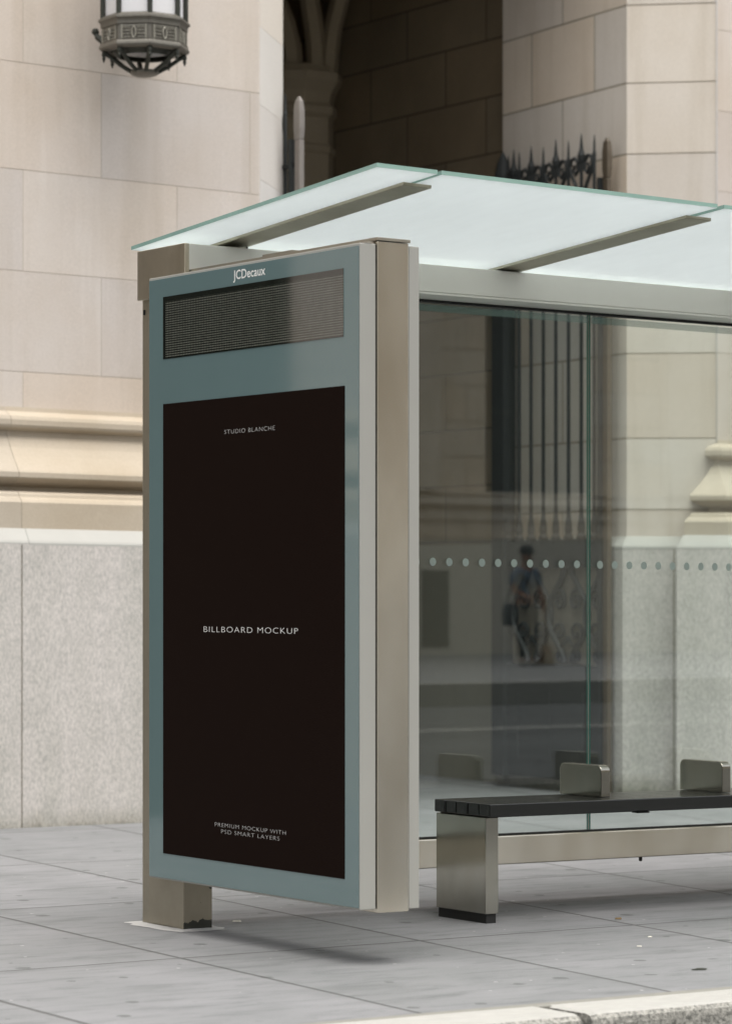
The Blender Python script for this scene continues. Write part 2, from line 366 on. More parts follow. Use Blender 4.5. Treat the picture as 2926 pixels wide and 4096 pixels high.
# ------------------------------------------------------------------ mesh helpers
class MB:
    def __init__(s): s.v = []; s.f = []; s.mi = []; s.tint = []
    def vert(s, p): s.v.append((float(p[0]), float(p[1]), float(p[2]))); return len(s.v) - 1
    def face(s, ids, mi=0, tint=(0.5, 0.0)): s.f.append(tuple(ids)); s.mi.append(mi); s.tint.append(tint)
    def box(s, x0, x1, y0, y1, z0, z1, mi=0, side=None, tint=(0.5, 0.0)):
        b = [s.vert(p) for p in ((x0, y0, z0), (x1, y0, z0), (x1, y1, z0), (x0, y1, z0), (x0, y0, z1), (x1, y0, z1), (x1, y1, z1), (x0, y1, z1))]
        for k, q in enumerate(((0, 3, 2, 1), (4, 5, 6, 7), (0, 1, 5, 4), (1, 2, 6, 5), (2, 3, 7, 6), (3, 0, 4, 7))):
            m = mi
            if side is not None and k in side: m = side[k]
            s.face([b[i] for i in q], m, tint)
        return s
    def prism(s, poly, z0, z1, mi=0):
        n = len(poly); a = [s.vert((x, y, z0)) for x, y in poly]; b = [s.vert((x, y, z1)) for x, y in poly]
        s.face(a[::-1], mi); s.face(b, mi)
        for i in range(n): j = (i + 1) % n; s.face((a[i], a[j], b[j], b[i]), mi)
        return s
    def loft(s, rings, mi=0, closed=True, caps=True):
        ids = [[s.vert(p) for p in r] for r in rings]
        n = len(rings[0]); rng = range(n if closed else n - 1)
        for a, b in zip(ids, ids[1:]):
            for i in rng: j = (i + 1) % n; s.face((a[i], a[j], b[j], b[i]), mi)
        if caps and closed: s.face(ids[0][::-1], mi); s.face(ids[-1], mi)
        return s
    def tube(s, pts, r, n=8, mi=0):
        pts = [Vector(p) for p in pts]; rings = []
        rr = r if isinstance(r, (list, tuple)) else [r] * len(pts)
        up0 = None
        for i, p in enumerate(pts):
            d = (pts[min(i + 1, len(pts) - 1)] - pts[max(i - 1, 0)]).normalized()
            if up0 is None: up0 = Vector((0, 0, 1)) if abs(d.z) < 0.9 else Vector((1, 0, 0))
            a = d.cross(up0).normalized(); b = d.cross(a).normalized(); up0 = -b if up0.dot(b) < 0 else b
            rings.append([p + a * (rr[i] * cos(2 * pi * k / n)) + b * (rr[i] * sin(2 * pi * k / n)) for k in range(n)])
        return s.loft(rings, mi)
    def lathe(s, c, prof, n=16, mi=0, a0=0.0):
        return s.loft([[(c[0] + r * cos(a0 + 2 * pi * k / n), c[1] + r * sin(a0 + 2 * pi * k / n), c[2] + z) for k in range(n)] for r, z in prof], mi)
    def sphere(s, c, r, n=12, mi=0, sc=(1, 1, 1)):
        prof = [(sin(pi * k / (n // 2)), -cos(pi * k / (n // 2))) for k in range(n // 2 + 1)]
        rings = [[(c[0] + sc[0] * r * max(q, 1e-3) * cos(2 * pi * k / n), c[1] + sc[1] * r * max(q, 1e-3) * sin(2 * pi * k / n), c[2] + sc[2] * r * z) for k in range(n)] for q, z in prof]
        return s.loft(rings, mi)
    def build(s, name, mats, parent=None, bevel=0.0, smooth=False, seg=2, flat=False):
        me = bpy.data.meshes.new(name)
        off = parent_loc(parent)
        vs = [(x - off[0], y - off[1], z + (0 if flat else grade(x, y)) - off[2]) for x, y, z in s.v]
        me.from_pydata(vs, [], s.f)
        mats = mats if isinstance(mats, (list, tuple)) else [mats]
        for m in mats: me.materials.append(m)
        me.polygons.foreach_set('material_index', s.mi)
        at = me.attributes.new('tint', 'FLOAT_VECTOR', 'FACE')
        flat_t = []
        for t in s.tint: flat_t += [t[0], t[1], 0.0]
        at.data.foreach_set('vector', flat_t)
        bm = bmesh.new(); bm.from_mesh(me); bmesh.ops.recalc_face_normals(bm, faces=bm.faces); bm.to_mesh(me); bm.free()
        o = bpy.data.objects.new(name, me); COL.objects.link(o)
        if parent: o.parent = parent
        if smooth:
            for p in me.polygons: p.use_smooth = True
        if bevel:
            b = o.modifiers.new('bevel', 'BEVEL'); b.width = bevel; b.segments = seg; b.limit_method = 'ANGLE'; b.angle_limit = R(40)
            b.harden_normals = False
        return o

def parent_loc(p):
    v = Vector((0, 0, 0))
    while p: v += p.location; p = p.parent
    return v

def tag(o, label=None, cat=None, group=None, kind=None):
    if label: o['label'] = label
    if cat: o['category'] = cat
    if group: o['group'] = group
    if kind: o['kind'] = kind
    return o

def thing(name, loc, label, cat, group=None):
    o = bpy.data.objects.new(name, None); COL.objects.link(o); o.empty_display_size = 0.2
    o.location = (loc[0], loc[1], loc[2] + grade(loc[0], loc[1]))
    return tag(o, label, cat, group)

def part_box(name, b, mat, parent, bevel=0.002, label=None):
    o = MB().box(*b).build(name, mat, parent, bevel)
    if label: o['label'] = label
    return o

def text_part(name, body, mat, parent, X, y_left, y_right, z_base, cap_h, weight=0.0, spacing=1.0):
    cu = bpy.data.curves.new(name, 'FONT'); cu.body = body; cu.size = 1.0; cu.offset = weight; cu.resolution_u = 6
    cu.space_character = spacing
    to = bpy.data.objects.new(name, cu); COL.objects.link(to)
    dg = bpy.context.evaluated_depsgraph_get()
    me = bpy.data.meshes.new_from_object(to.evaluated_get(dg))
    bpy.data.objects.remove(to); bpy.data.curves.remove(cu)
    xs = [v.co.x for v in me.vertices]
    caps = [v.co.y for v in me.vertices]
    x0, x1 = min(xs), max(xs)
    H = 0.729 if cap_h is None else None
    # height of a capital is measured on the mesh (its flat tops)
    top = max(caps)
    off = parent_loc(parent)
    for v in me.vertices:
        u = (v.co.x - x0) / (x1 - x0); w = v.co.y / top
        y = y_left + (y_right - y_left) * u; z = z_base + w * cap_h
        v.co = (X - off[0], y - off[1], z + grade(X, y) - off[2])
    me.materials.clear(); me.materials.append(mat)
    o = bpy.data.objects.new(name, me); COL.objects.link(o); o.parent = parent
    return o

# block wall: real stones standing proud of a recessed mortar sheet
def block_wall(mb, P, u0, u1, rows, joints, gap=0.006, depth=0.008, mi_stone=0, mi_mortar=1, seed=1, zmin=None):
    rnd = random.Random(seed)
    def quad(a, b, c, d, off, mi, tint=(0.5, 0)):
        ids = [mb.vert(P(*q, off)) for q in (a, b, c, d)]; mb.face(ids, mi, tint); return ids
    quad((u0, rows[0]), (u1, rows[0]), (u1, rows[-1]), (u0, rows[-1]), -depth, mi_mortar)
    for r in range(len(rows) - 1):
        z0, z1 = rows[r], rows[r + 1]
        js = sorted(j for j in joints(r) if u0 + 0.02 < j < u1 - 0.02)
        es = [u0] + js + [u1]
        for a, b in zip(es, es[1:]):
            t = (rnd.random(), max(0, rnd.random() - 0.55) / 0.45)
            A, B = a + (gap / 2 if a != u0 else 0), b - (gap / 2 if b != u1 else 0)
            C, D = z0 + gap / 2, z1 - gap / 2
            o = [mb.vert(P(u, z, 0)) for u, z in ((A, C), (B, C), (B, D), (A, D))]
            g = 0.0015
            i = [mb.vert(P(u, z, -depth)) for u, z in ((A - g, C - g), (B + g, C - g), (B + g, D + g), (A - g, D + g))]
            mb.face(o, mi_stone, t)
            for k in range(4): l = (k + 1) % 4; mb.face((i[k], i[l], o[l], o[k]), mi_stone, t)

def seg_map(a, b, nrm):
    a = Vector((a[0], a[1], 0)); b = Vector((b[0], b[1], 0)); d = (b - a).normalized(); n = Vector((nrm[0], nrm[1], 0)).normalized()
    return (lambda u, z, off: (a.x + d.x * u + n.x * off, a.y + d.y * u + n.y * off, z)), (b - a).length

# ------------------------------------------------------------------ the ground, street and kerb
mb = MB()
mb.box(-300, 300, -300, 300, -1.2, -0.9)
tag(mb.build('ground', M['asphalt']), kind='structure')

def strip(name, mat, y0, y1, z, x0=-90, x1=110, step=5.0, ystep=2.5):
    m = MB(); nx = int((x1 - x0) / step); ny = max(1, int((y1 - y0) / ystep))
    ids = [[m.vert((x0 + (x1 - x0) * i / nx, y0 + (y1 - y0) * j / ny, z)) for i in range(nx + 1)] for j in range(ny + 1)]
    for j in range(ny):
        for i in range(nx): m.face((ids[j][i], ids[j][i + 1], ids[j + 1][i + 1], ids[j + 1][i]))
    return tag(m.build(name, mat), kind='structure')

strip('pavement', M['pavement'], -2.375, 12.0, 0.0)
strip('road', M['asphalt'], -19.72, -2.69, -0.14)
strip('far_pavement', M['pavement'], -34.0, -20.0, 0.15, ystep=7)
KY0, KY1 = -2.675, -2.435     # kerb stones
mb = MB()
mb.box(-60, 60, -2.435, -2.375, -0.2, -0.004)
n = 60
mb = MB()
for i in range(-40, 60):
    mb.box(i, i + 1, -2.445, -2.372, -0.2, 0.002)
tag(mb.build('kerb_joint', M['mortar_strip']), kind='structure')
mb = MB()
ks = -0.15 - 1.9 * 12
while ks < 30:
    x0, x1 = ks + 0.008, ks + 1.9 - 0.008
    prof = [(KY1, -0.25), (KY1, 0.004), (KY0 + 0.035, 0.006), (KY0 + 0.015, 0.001), (KY0 + 0.004, -0.012), (KY0, -0.03), (KY0 - 0.006, -0.25)]
    def endc(x, q): return [(x, KY1 + (y - KY1) * q if False else y, z) for y, z in prof]
    r0 = [(x0 + 0.012, y + (0.012 if y < -2.6 else 0), z - 0.006) for y, z in prof]
    r1 = [(x0 + 0.03, y, z) for y, z in prof]
    mids = [[(x0 + 0.03 + (x1 - x0 - 0.06) * k / 6, y + random.uniform(-.002, .002), z + random.uniform(-.0015, .0015)) for y, z in prof] for k in range(1, 6)]
    r2 = [(x1 - 0.03, y, z) for y, z in prof]
    r3 = [(x1 - 0.012, y + (0.012 if y < -2.6 else 0), z - 0.006) for y, z in prof]
    mb.loft([r0, r1] + mids + [r2, r3])
    ks += 1.9
tag(mb.build('kerb', M['kerb']), kind='structure')
mb = MB()
for i in range(-80, 100, 4): mb.box(i, i + 3.985, -20.02, -19.72, -0.2, 0.15)
tag(mb.build('far_kerb', M['kerb']), kind='structure')
# painted lines on the road
mb = MB()
for i in range(-80, 100, 5):
    a = [mb.vert(p) for p in ((i, -14.70, -0.136), (i + 5, -14.70, -0.136), (i + 5, -14.57, -0.136), (i, -14.57, -0.136))]; mb.face(a)
tag(mb.build('road_line', M['white_line']), kind='structure')
mb = MB()
for i in range(-80, 100, 9):
    x = i + 4.0
    a = [mb.vert(p) for p in ((x, -10.36, -0.136), (x + 0.9, -10.36, -0.136), (x + 0.9, -10.24, -0.136), (x, -10.24, -0.136))]; mb.face(a)
tag(mb.build('road_dash', M['white_line']), kind='structure')

# ------------------------------------------------------------------ the stone building
bld = thing('stone_building', (3.6, 5.3, 0), 'pale limestone building with grey granite plinth and a dark arched portal behind the bus shelter', 'building')
FS = 0.033
def fy(x, d=0.0): return 5.185 + FS * (x - 1.76) - d          # wall plane of the left front, d = projection
XL, XC = -26.0, 3.66
rows_l = [2.33, 2.56, 3.13, 3.703, 4.31, 4.89, 5.44, 6.02, 6.6, 7.18, 7.76, 8.34, 8.92, 9.5, 10.08, 10.66, 11.24, 11.8]
PL, LL = seg_map((XL, fy(XL)), (XC, fy(XC)), (0, -1))
def jl(r, w=1.03, a=2.06, b=2.575):
    base = (a if r % 2 == 0 else b) - XL
    k0 = base % w
    return [k0 + w * k for k in range(int(LL / w) + 1)]
mb = MB()
# leave two tall window openings further along the front
block_wall(mb, PL, 0, LL, rows_l, jl, gap=0.006, depth=0.003, seed=3)
mb.build('front_wall', [M['limestone'], M['pale_mortar']], bld)

# moulded base courses, swept along the front: (projection, z)
prof = [(0.0, 2.36), (0.004, 2.335), (0.066, 2.305), (0.075, 2.285), (0.075, 2.255), (0.066, 2.24), (0.02, 2.225), (0.02, 2.195), (0.042, 2.17), (0.062, 2.13),
        (0.095, 2.08), (0.13, 2.035), (0.158, 2.0), (0.168, 1.985), (0.168, 1.957), (0.160, 1.95), (0.055, 1.905), (0.055, 1.885), (0.15, 1.875), (0.165, 1.862), (0.17, 1.845), (0.185, 1.835), (0.20, 1.815), (0.20, 1.668)]
def sweep_front(name, prof, mats, xa, xb, step=1.55, x_first=0.35, seed=5):
    m = MB(); rnd = random.Random(seed)
    xs = [xb]; x = xb - 1.73
    while x > xa: xs.append(x); x -= step
    xs.append(xa); xs = xs[::-1]
    for a, b in zip(xs, xs[1:]):
        t = (rnd.random(), max(0, rnd.random() - .6))
        A = [m.vert((a + 0.0012, fy(a, d), z)) for d, z in prof]; B = [m.vert((b - 0.0012, fy(b, d), z)) for d, z in prof]
        for i in range(len(prof) - 1): m.face((A[i], B[i], B[i + 1], A[i + 1]), 0, t)
        # returns, set back in the joint
        for ring, xx in ((A, a), (B, b)):
            back = [m.vert((xx + (0.003 if ring is A else -0.003), fy(xx, d - 0.02 if xx not in (xa, xb) else -0.4), z)) for d, z in prof]
            for i in range(len(prof) - 1): m.face((ring[i], ring[i + 1], back[i + 1], back[i]), 0, t)
    return m.build(name, mats, bld)
sweep_front('base_moulding', prof, M['limestone_moulding'], XL, XC)
sweep_front('plinth_cap', [(0.15, 1.675), (0.202, 1.668), (0.245, 1.60), (0.25, 1.588), (0.25, 1.575)], M['granite_cap'], XL, XC + 0.02, seed=6)
mb = MB()
PP, LP = seg_map((XL, fy(XL, 0.25)), (XC + 0.06, fy(XC + 0.06, 0.25)), (0, -1))
pj = [(1.92 - XL) + 1.55 * k for k in range(-17, 2)]
block_wall(mb, PP, 0, LP, [-0.3, 1.585], lambda r: pj, gap=0.010, seed=9)
p = [mb.vert((XC + 0.06, fy(XC, 0.25), z)) for z in (-0.3, 1.585)] + [mb.vert((XC + 0.06, fy(XC) + 0.5, z)) for z in (1.585, -0.3)]
mb.face(p, 0)
mb.build('plinth', [M['granite'], M['granite_joint']], bld)

# portal: left splay, right reveal, right splay, right front
C1 = (6.648, 5.45); C2 = (6.772, 6.972)
LC0 = (XC, fy(XC)); LC1 = (XC + 0.46, fy(XC) + 0.46)
rows_p = [1.66, 1.90, 2.37, 2.93, 3.35, 3.80, 4.247, 4.715, 5.23, 5.72, 6.2, 6.7, 7.2, 7.7, 8.2, 8.7, 9.2, 9.7, 10.2, 10.7, 11.25, 11.8]
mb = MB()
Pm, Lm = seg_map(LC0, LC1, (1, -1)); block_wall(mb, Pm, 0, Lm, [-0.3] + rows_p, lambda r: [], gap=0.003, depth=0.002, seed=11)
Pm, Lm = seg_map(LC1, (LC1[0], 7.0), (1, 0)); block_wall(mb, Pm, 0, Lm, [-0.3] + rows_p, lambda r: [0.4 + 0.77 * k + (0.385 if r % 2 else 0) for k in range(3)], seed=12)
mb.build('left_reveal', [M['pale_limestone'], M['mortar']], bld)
mb = MB()
Pm, Lm = seg_map(C1, C2, (-1, 0.081))
block_wall(mb, Pm, 0, Lm, rows_p, lambda r: ([0.378, 1.152] if r % 2 == 1 else [0.765]), gap=0.016, depth=0.001, seed=13)
E2 = (7.064, 5.034)
Pm, Lm = seg_map(C1, E2, (-1, -1)); block_wall(mb, Pm, 0, Lm, rows_p, lambda r: [], gap=0.008, seed=21)
mb.build('right_reveal', [M['reveal_stone'], M['mortar']], bld)
# plinth below the reveal and splay (projects a little) with its pale cap
def off_poly(pts, d):      # offset an open polyline to its visible side (left-hand normals given)
    out = []
    segs = [((Vector(b) - Vector(a)).normalized()) for a, b in zip(pts, pts[1:])]
    nr = [Vector((-s.y, s.x)) for s in segs]
    for i, p_ in enumerate(pts):
        if i == 0: m_ = nr[0] * d
        elif i == len(pts) - 1: m_ = nr[-1] * d
        else:
            a, b = nr[i - 1], nr[i]; m_ = (a + b) * (d / (1 + a.dot(b)))
        out.append((p_[0] + m_.x, p_[1] + m_.y))
    return out
path = [C2, C1, E2]           # walking C2->C1->E2 the visible side is on the right: use negative offset
def sweep_poly(m, path, prof, sgn=-1, mi=0, tints=None):
    rings = []
    for d, z in prof:
        rings.append([m.vert((x, y, z)) for x, y in off_poly(path, sgn * d)])
    for k in range(len(prof) - 1):
        for i in range(len(path) - 1):
            m.face((rings[k][i], rings[k][i + 1], rings[k + 1][i + 1], rings[k + 1][i]), mi, tints[i] if tints else (0.5, 0))
mb = MB(); sweep_poly(mb, path, [(-0.01, 1.735), (0.0, 1.725), (0.045, 1.665), (0.05, 1.655), (0.05, 1.64)])
mb.build('plinth_cap', M['granite_cap'], bld)
mb = MB(); sweep_poly(mb, path, [(0.048, 1.645), (0.048, -0.4)], tints=[(.3, 0), (.75, 0)])
# a joint in the splay plinth
d2 = (Vector(E2) - Vector(C1)).normalized(); n2 = Vector((-d2.y, d2.x)) * -1
for tt in (0.315,):
    q = Vector(C1) + d2 * tt + n2 * 0.0492
    a = [mb.vert((q.x - d2.x * .004, q.y - d2.y * .004, -0.3)), mb.vert((q.x + d2.x * .004, q.y + d2.y * .004, -0.3)),
         mb.vert((q.x + d2.x * .004, q.y + d2.y * .004, 1.64)), mb.vert((q.x - d2.x * .004, q.y - d2.y * .004, 1.64))]
    mb.face(a, 1)
mb.build('plinth', [M['granite'], M['granite_joint']], bld)
# right front: a pier whose moulded base has a canted corner
RP = (7.062, 5.02)
def pier_ring(m, d, z):
    L_ = (RP[0] - 1.414 * d - 0.001, RP[1] + 0.001); R_ = (RP[0] - 0.414 * d, RP[1] - d)
    back = (L_[0] + 0.5, L_[1] + 0.5)
    far = (16.0, fy(16.0) - 0.34 - d)
    return [m.vert((q[0], q[1], z)) for q in (back, L_, R_, far)]
def pier_sweep(name, prof, mats):
    m = MB(); rs = [pier_ring(m, d, z) for d, z in prof]
    for a, b in zip(rs, rs[1:]):
        for i in range(3): m.face((a[i], a[i + 1], b[i + 1], b[i]))
    return m.build(name, mats, bld)
pier_sweep('base_moulding', prof, M['limestone_moulding'])
pier_sweep('plinth_cap', [(0.15, 1.735), (0.202, 1.728), (0.24, 1.66), (0.245, 1.645), (0.245, 1.64)], M['granite_cap'])
pier_sweep('plinth', [(0.2435, 1.65), (0.2435, -0.4)], M['granite'])
mb = MB()
Pm, Lm = seg_map((RP[0], RP[1]), (16.0, fy(16.0) - 0.34), (0, -1))
block_wall(mb, Pm, 0, Lm, [2.345, 2.93, 3.46, 3.99, 4.52, 5.05, 5.58, 6.1, 6.7, 7.2, 7.7, 8.2, 8.7, 9.2, 9.7, 10.2, 10.7, 11.25, 11.8], lambda r: [0.55 + (0.5 if r % 2 else 0) + 1.02 * k for k in range(9)], gap=0.005, depth=0.003, seed=17)
a = [mb.vert((RP[0], RP[1], z)) for z in (2.3, 11.8)] + [mb.vert((RP[0] + 0.4, RP[1] + 0.4, z)) for z in (11.8, 2.3)]
mb.face(a, 0)
mb.build('front_wall', [M['limestone'], M['pale_mortar']], bld)

# the dark vestibule behind the portal
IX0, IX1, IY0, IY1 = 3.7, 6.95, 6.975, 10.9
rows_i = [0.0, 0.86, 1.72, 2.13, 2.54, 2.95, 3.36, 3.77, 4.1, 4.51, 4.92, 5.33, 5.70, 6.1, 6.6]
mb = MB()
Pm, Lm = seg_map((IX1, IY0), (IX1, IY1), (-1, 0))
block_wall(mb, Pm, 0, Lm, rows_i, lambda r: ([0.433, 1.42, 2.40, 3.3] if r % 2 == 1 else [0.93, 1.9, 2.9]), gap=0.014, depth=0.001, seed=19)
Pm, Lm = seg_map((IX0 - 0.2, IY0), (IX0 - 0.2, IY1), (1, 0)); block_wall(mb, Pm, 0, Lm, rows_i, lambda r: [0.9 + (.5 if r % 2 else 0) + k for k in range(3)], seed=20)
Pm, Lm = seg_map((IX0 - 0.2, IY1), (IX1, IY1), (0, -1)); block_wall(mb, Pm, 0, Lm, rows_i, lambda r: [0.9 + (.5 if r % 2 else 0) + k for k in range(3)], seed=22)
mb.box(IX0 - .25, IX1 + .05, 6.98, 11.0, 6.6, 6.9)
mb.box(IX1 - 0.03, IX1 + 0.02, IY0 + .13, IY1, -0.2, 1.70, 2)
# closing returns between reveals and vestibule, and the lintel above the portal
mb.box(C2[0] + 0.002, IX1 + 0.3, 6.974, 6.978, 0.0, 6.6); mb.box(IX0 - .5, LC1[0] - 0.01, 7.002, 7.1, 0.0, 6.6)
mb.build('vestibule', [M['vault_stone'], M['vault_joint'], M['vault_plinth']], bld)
# clustered pier with capital, and pointed ribs springing from it
mb = MB()
px_, py_ = 6.70, 9.52
mb.lathe((px_, py_, 0), [(0.36, 0), (0.36, 1.5), (0.29, 1.6), (0.29, 4.72), (0.31, 4.74), (0.31, 4.78), (0.29, 4.80), (0.29, 5.0), (0.33, 5.03), (0.33, 5.08), (0.30, 5.11), (0.32, 5.2), (0.38, 5.28), (0.38, 5.34), (0.30, 5.36), (0.30, 5.4)], 8, a0=pi / 8)
def rib(m, base, tip, rise, r):
    pts = []
    for k in range(13):
        t_ = k / 12; a = t_ * pi / 2
        q = Vector(base).lerp(Vector(tip), 1 - cos(a)); pts.append((q.x, q.y, base[2] + rise * sin(a)))
    m.tube(pts, r, 6)
rib(mb, (px_ + 0.05, py_ - 0.2, 5.35), (5.2, 9.0 - 0.6, 0), 1.5, 0.075)
rib(mb, (px_ - 0.12, py_ - 0.12, 5.35), (4.4, 9.5, 0), 1.45, 0.085)
rib(mb, (px_ - 0.2, py_ + 0.0, 5.35), (4.0, 10.0, 0), 1.35, 0.075)
rib(mb, (px_ + 0.15, py_ - 0.22, 5.35), (6.75, 7.2, 0), 1.4, 0.07)
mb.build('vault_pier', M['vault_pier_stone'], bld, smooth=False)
# upper wall above the portal opening, out of frame, closes the front
mb = MB()
mb.box(XC + 0.46, C1[0] - 0.0, 5.6, 6.95, 6.6, 11.8)
mb.build('portal_head', M['limestone'], bld)
mb = MB(); mb.box(-26, 16, 6.96, 16, 11.81, 12.1); mb.build('roof', M['granite'], bld)
# tall bronze doors farther along the front (they show in the glossy kiosk door)
for xw in (-11.2, -3.66, -18.0):
    y = fy(xw + 0.8)
    mb = MB(); mb.box(xw + 0.1, xw + 1.9, y - 0.31, y + 0.02, -0.1, 6.6)
    dr = mb.build('door', M['bronze_dark'], bld)
    for q in range(2):
        mb = MB(); mb.box(xw + 0.2 + q * 0.84, xw + 0.96 + q * 0.84, y - 0.325, y - 0.311, 0.3, 6.2); mb.build('pane', M['window_dark'], dr)
    mb = MB()
    mb.box(xw, xw + 0.099, y - 0.36, y + 0.02, -0.1, 6.75); mb.box(xw + 1.901, xw + 2.0, y - 0.36, y + 0.02, -0.1, 6.75); mb.box(xw + 0.0995, xw + 1.9005, y - 0.36, y + 0.02, 6.601, 6.75)
    mb.build('door_frame', M['bronze_dark'], dr)

# ------------------------------------------------------------------ iron gates folded open against the reveals
def spiral(c, r0, r1, a0, turns, n=26):
    return [(c[0] + (r0 + (r1 - r0) * k / n) * cos(a0 + turns * 2 * pi * k / n), c[1] + (r0 + (r1 - r0) * k / n) * sin(a0 + turns * 2 * pi * k / n)) for k in range(n + 1)]

def make_gate(P, s_list, label, zshift=0.0, post='iron_post'):
    """P(s, off) -> x, y : s runs from the hinge post inwards along the leaf"""
    g = thing('iron_gate', (*P(0, 0), 0), label, 'gate', 'iron gate leaves of the portal')
    def at(s, z, off=0.0): x, y = P(s, off); return (x, y, z + zshift)
    L_ = s_list[-1] + 0.12
    # hinge post with leaf-shaped finial
    m = MB()
    m.loft([[at(0.0, z, -0.018), at(0.055, z, -0.018), at(0.055, z, 0.018), at(0.0, z, 0.018)] for z in (0.03, 4.09)])
    m.loft([[at(0.03 - w, z, -w * .6), at(0.03 + w, z, -w * .6), at(0.03 + w, z, w * .6), at(0.03 - w, z, w * .6)] for w, z in ((0.028, 4.091), (0.034, 4.16), (0.033, 4.27), (0.026, 4.33), (0.008, 4.36))])
    m.build('hinge_post', M[post], g, bevel=0.006)
    m = MB()
    m.loft([[at(0.08, z, -0.03), at(0.105, z, -0.03), at(0.105, z, 0.03), at(0.08, z, 0.03)] for z in (0.08, 4.1)])
    m.loft([[at(L_ - 0.13, z, -0.05), at(L_ + 0.02, z, -0.05), at(L_ + 0.02, z, 0.05), at(L_ - 0.13, z, 0.05)] for z in (0.08, 4.14)])
    m.lathe((*P(L_ - 0.05, 0), zshift), [(0.03, 4.13), (0.055, 4.2), (0.06, 4.26), (0.045, 4.34), (0.02, 4.40), (0.004, 4.43)], 8)
    m.build('meeting_stile', M['iron'], g)
    for s in s_list:
        m = MB(); x, y = P(s, 0)
        m.lathe((x, y, zshift), [(0.02, 1.66), (0.034, 1.70), (0.034, 1.73), (0.022, 1.75), (0.028, 1.78), (0.0135, 1.88), (0.0115, 4.26), (0.014, 4.27), (0.009, 4.29), (0.007, 4.35), (0.002, 4.40)], 8)
        m.build('bar', M['iron'], g)
    # rails and kick plate
    for z0, z1, w in ((1.52, 1.71, 0.024), (0.80, 0.86, 0.022), (3.93, 3.955, 0.014)):
        m = MB(); m.loft([[at(0.08, z, -w), at(L_ - .02, z, -w), at(L_ - .02, z, w), at(0.08, z, w)] for z in (z0, z1)])
        m.build('rail', M['iron'], g)
    m = MB(); m.loft([[at(0.08, z, -0.012), at(L_ - .02, z, -0.012), at(L_ - .02, z, 0.012), at(0.08, z, 0.012)] for z in (0.085, 0.80)])
    for s in (0.3, 0.7, 1.1):
        m.loft([[at(s, z, -0.02), at(s + .3, z, -0.02), at(s + .3, z, 0.02), at(s, z, 0.02)] for z in (0.2, 0.68)])
    m.build('kick_plate', M['iron'], g)
    # crossing scroll panel
    m = MB()
    w = (L_ - 0.2) / 2.6
    for i in range(4):
        s0 = 0.05 + w * i
        for sg in (-1, 1):
            pts = []
            for k in range(21):
                t_ = k / 20
                pts.append((s0 + sg * (w * 0.46) * (0.5 - 0.5 * cos(t_ * 2 * pi)) ** 0.8 + sg * 0.03, 0.88 + 0.64 * t_))
            pts = [q for q in pts if 0.09 < q[0] < L_ - 0.14]
            if len(pts) > 2: m.tube([at(s, z, 0.008 * sg) for s, z in pts], 0.019, 6)
            for zc, a0, r_ in ((1.30, 0.4, 0.08), (1.08, 3.4, 0.10), (0.93, 1.2, 0.05)):
                sp = [q for q in spiral((s0 + sg * w * 0.22, zc), r_, 0.015, a0 if sg > 0 else pi - a0, 1.5 * sg)]
                sp = [q for q in sp if 0.09 < q[0] < L_ - 0.14]
                if len(sp) > 3: m.tube([at(s, z) for s, z in sp], 0.013, 6)
    sp_ = m.build('scroll_panel', M['iron'], g)
    m = MB(); m.loft([[at(0.09, z, -0.030), at(L_ - .14, z, -0.030), at(L_ - .14, z, -0.024), at(0.09, z, -0.024)] for z in (0.865, 1.515)]); m.build('backing_sheet', M['gate_sheet'], sp_)
    # heart scrolls between the bars at the top
    for i in range(0, len(s_list) - 1, 2):
        a, b = s_list[i], s_list[min(i + 2, len(s_list) - 1)]
        c = (a + b) / 2; hw = (b - a) / 2 * 0.9
        m = MB()
        for sg in (-1, 1):
            pts = [(c + sg * hw * q, z) for q, z in ((0.04, 3.95), (0.2, 4.02), (0.5, 4.09), (0.85, 4.16), (0.97, 4.215), (0.85, 4.262), (0.55, 4.272), (0.28, 4.235), (0.28, 4.18), (0.5, 4.155), (0.66, 4.19), (0.56, 4.22))]
            m.tube([at(s, z) for s, z in pts], [0.013] * 9 + [0.011, 0.010, 0.011], 6)
            pts = [(c + sg * hw * q, z) for q, z in ((0.04, 3.93), (0.3, 3.88), (0.7, 3.80), (0.85, 3.72), (0.6, 3.66), (0.4, 3.72), (0.55, 3.76))]
            m.tube([at(s, z) for s, z in pts], 0.010, 6)
        x, y = P(c, 0)
        m.lathe((x, y, zshift), [(0.010, 4.22), (0.022, 4.25), (0.028, 4.28), (0.014, 4.32), (0.009, 4.37), (0.002, 4.43)], 8)
        m.build('heart_scroll', M['iron'], g)
    return g
dG = Vector((0.0813, 1.0)).normalized(); nG = Vector((-1, 0.0813)).normalized()
PG = lambda s, o: (6.553 + dG.x * s + nG.x * o, 5.51 + dG.y * s + nG.y * o)
bars = [0.18, 0.335, 0.49, 0.645, 0.80, 0.955, 1.105, 1.245]
make_gate(PG, bars, 'black wrought iron gate leaf seen broadside against the right stone reveal', post='shaded_post')
PGl = lambda s, o: (4.125 - 0.0813 * s * 0.4 + o, 5.50 + s)
make_gate(PGl, bars, 'wrought iron gate leaf seen edge-on at the left side of the dark portal', zshift=0.02)

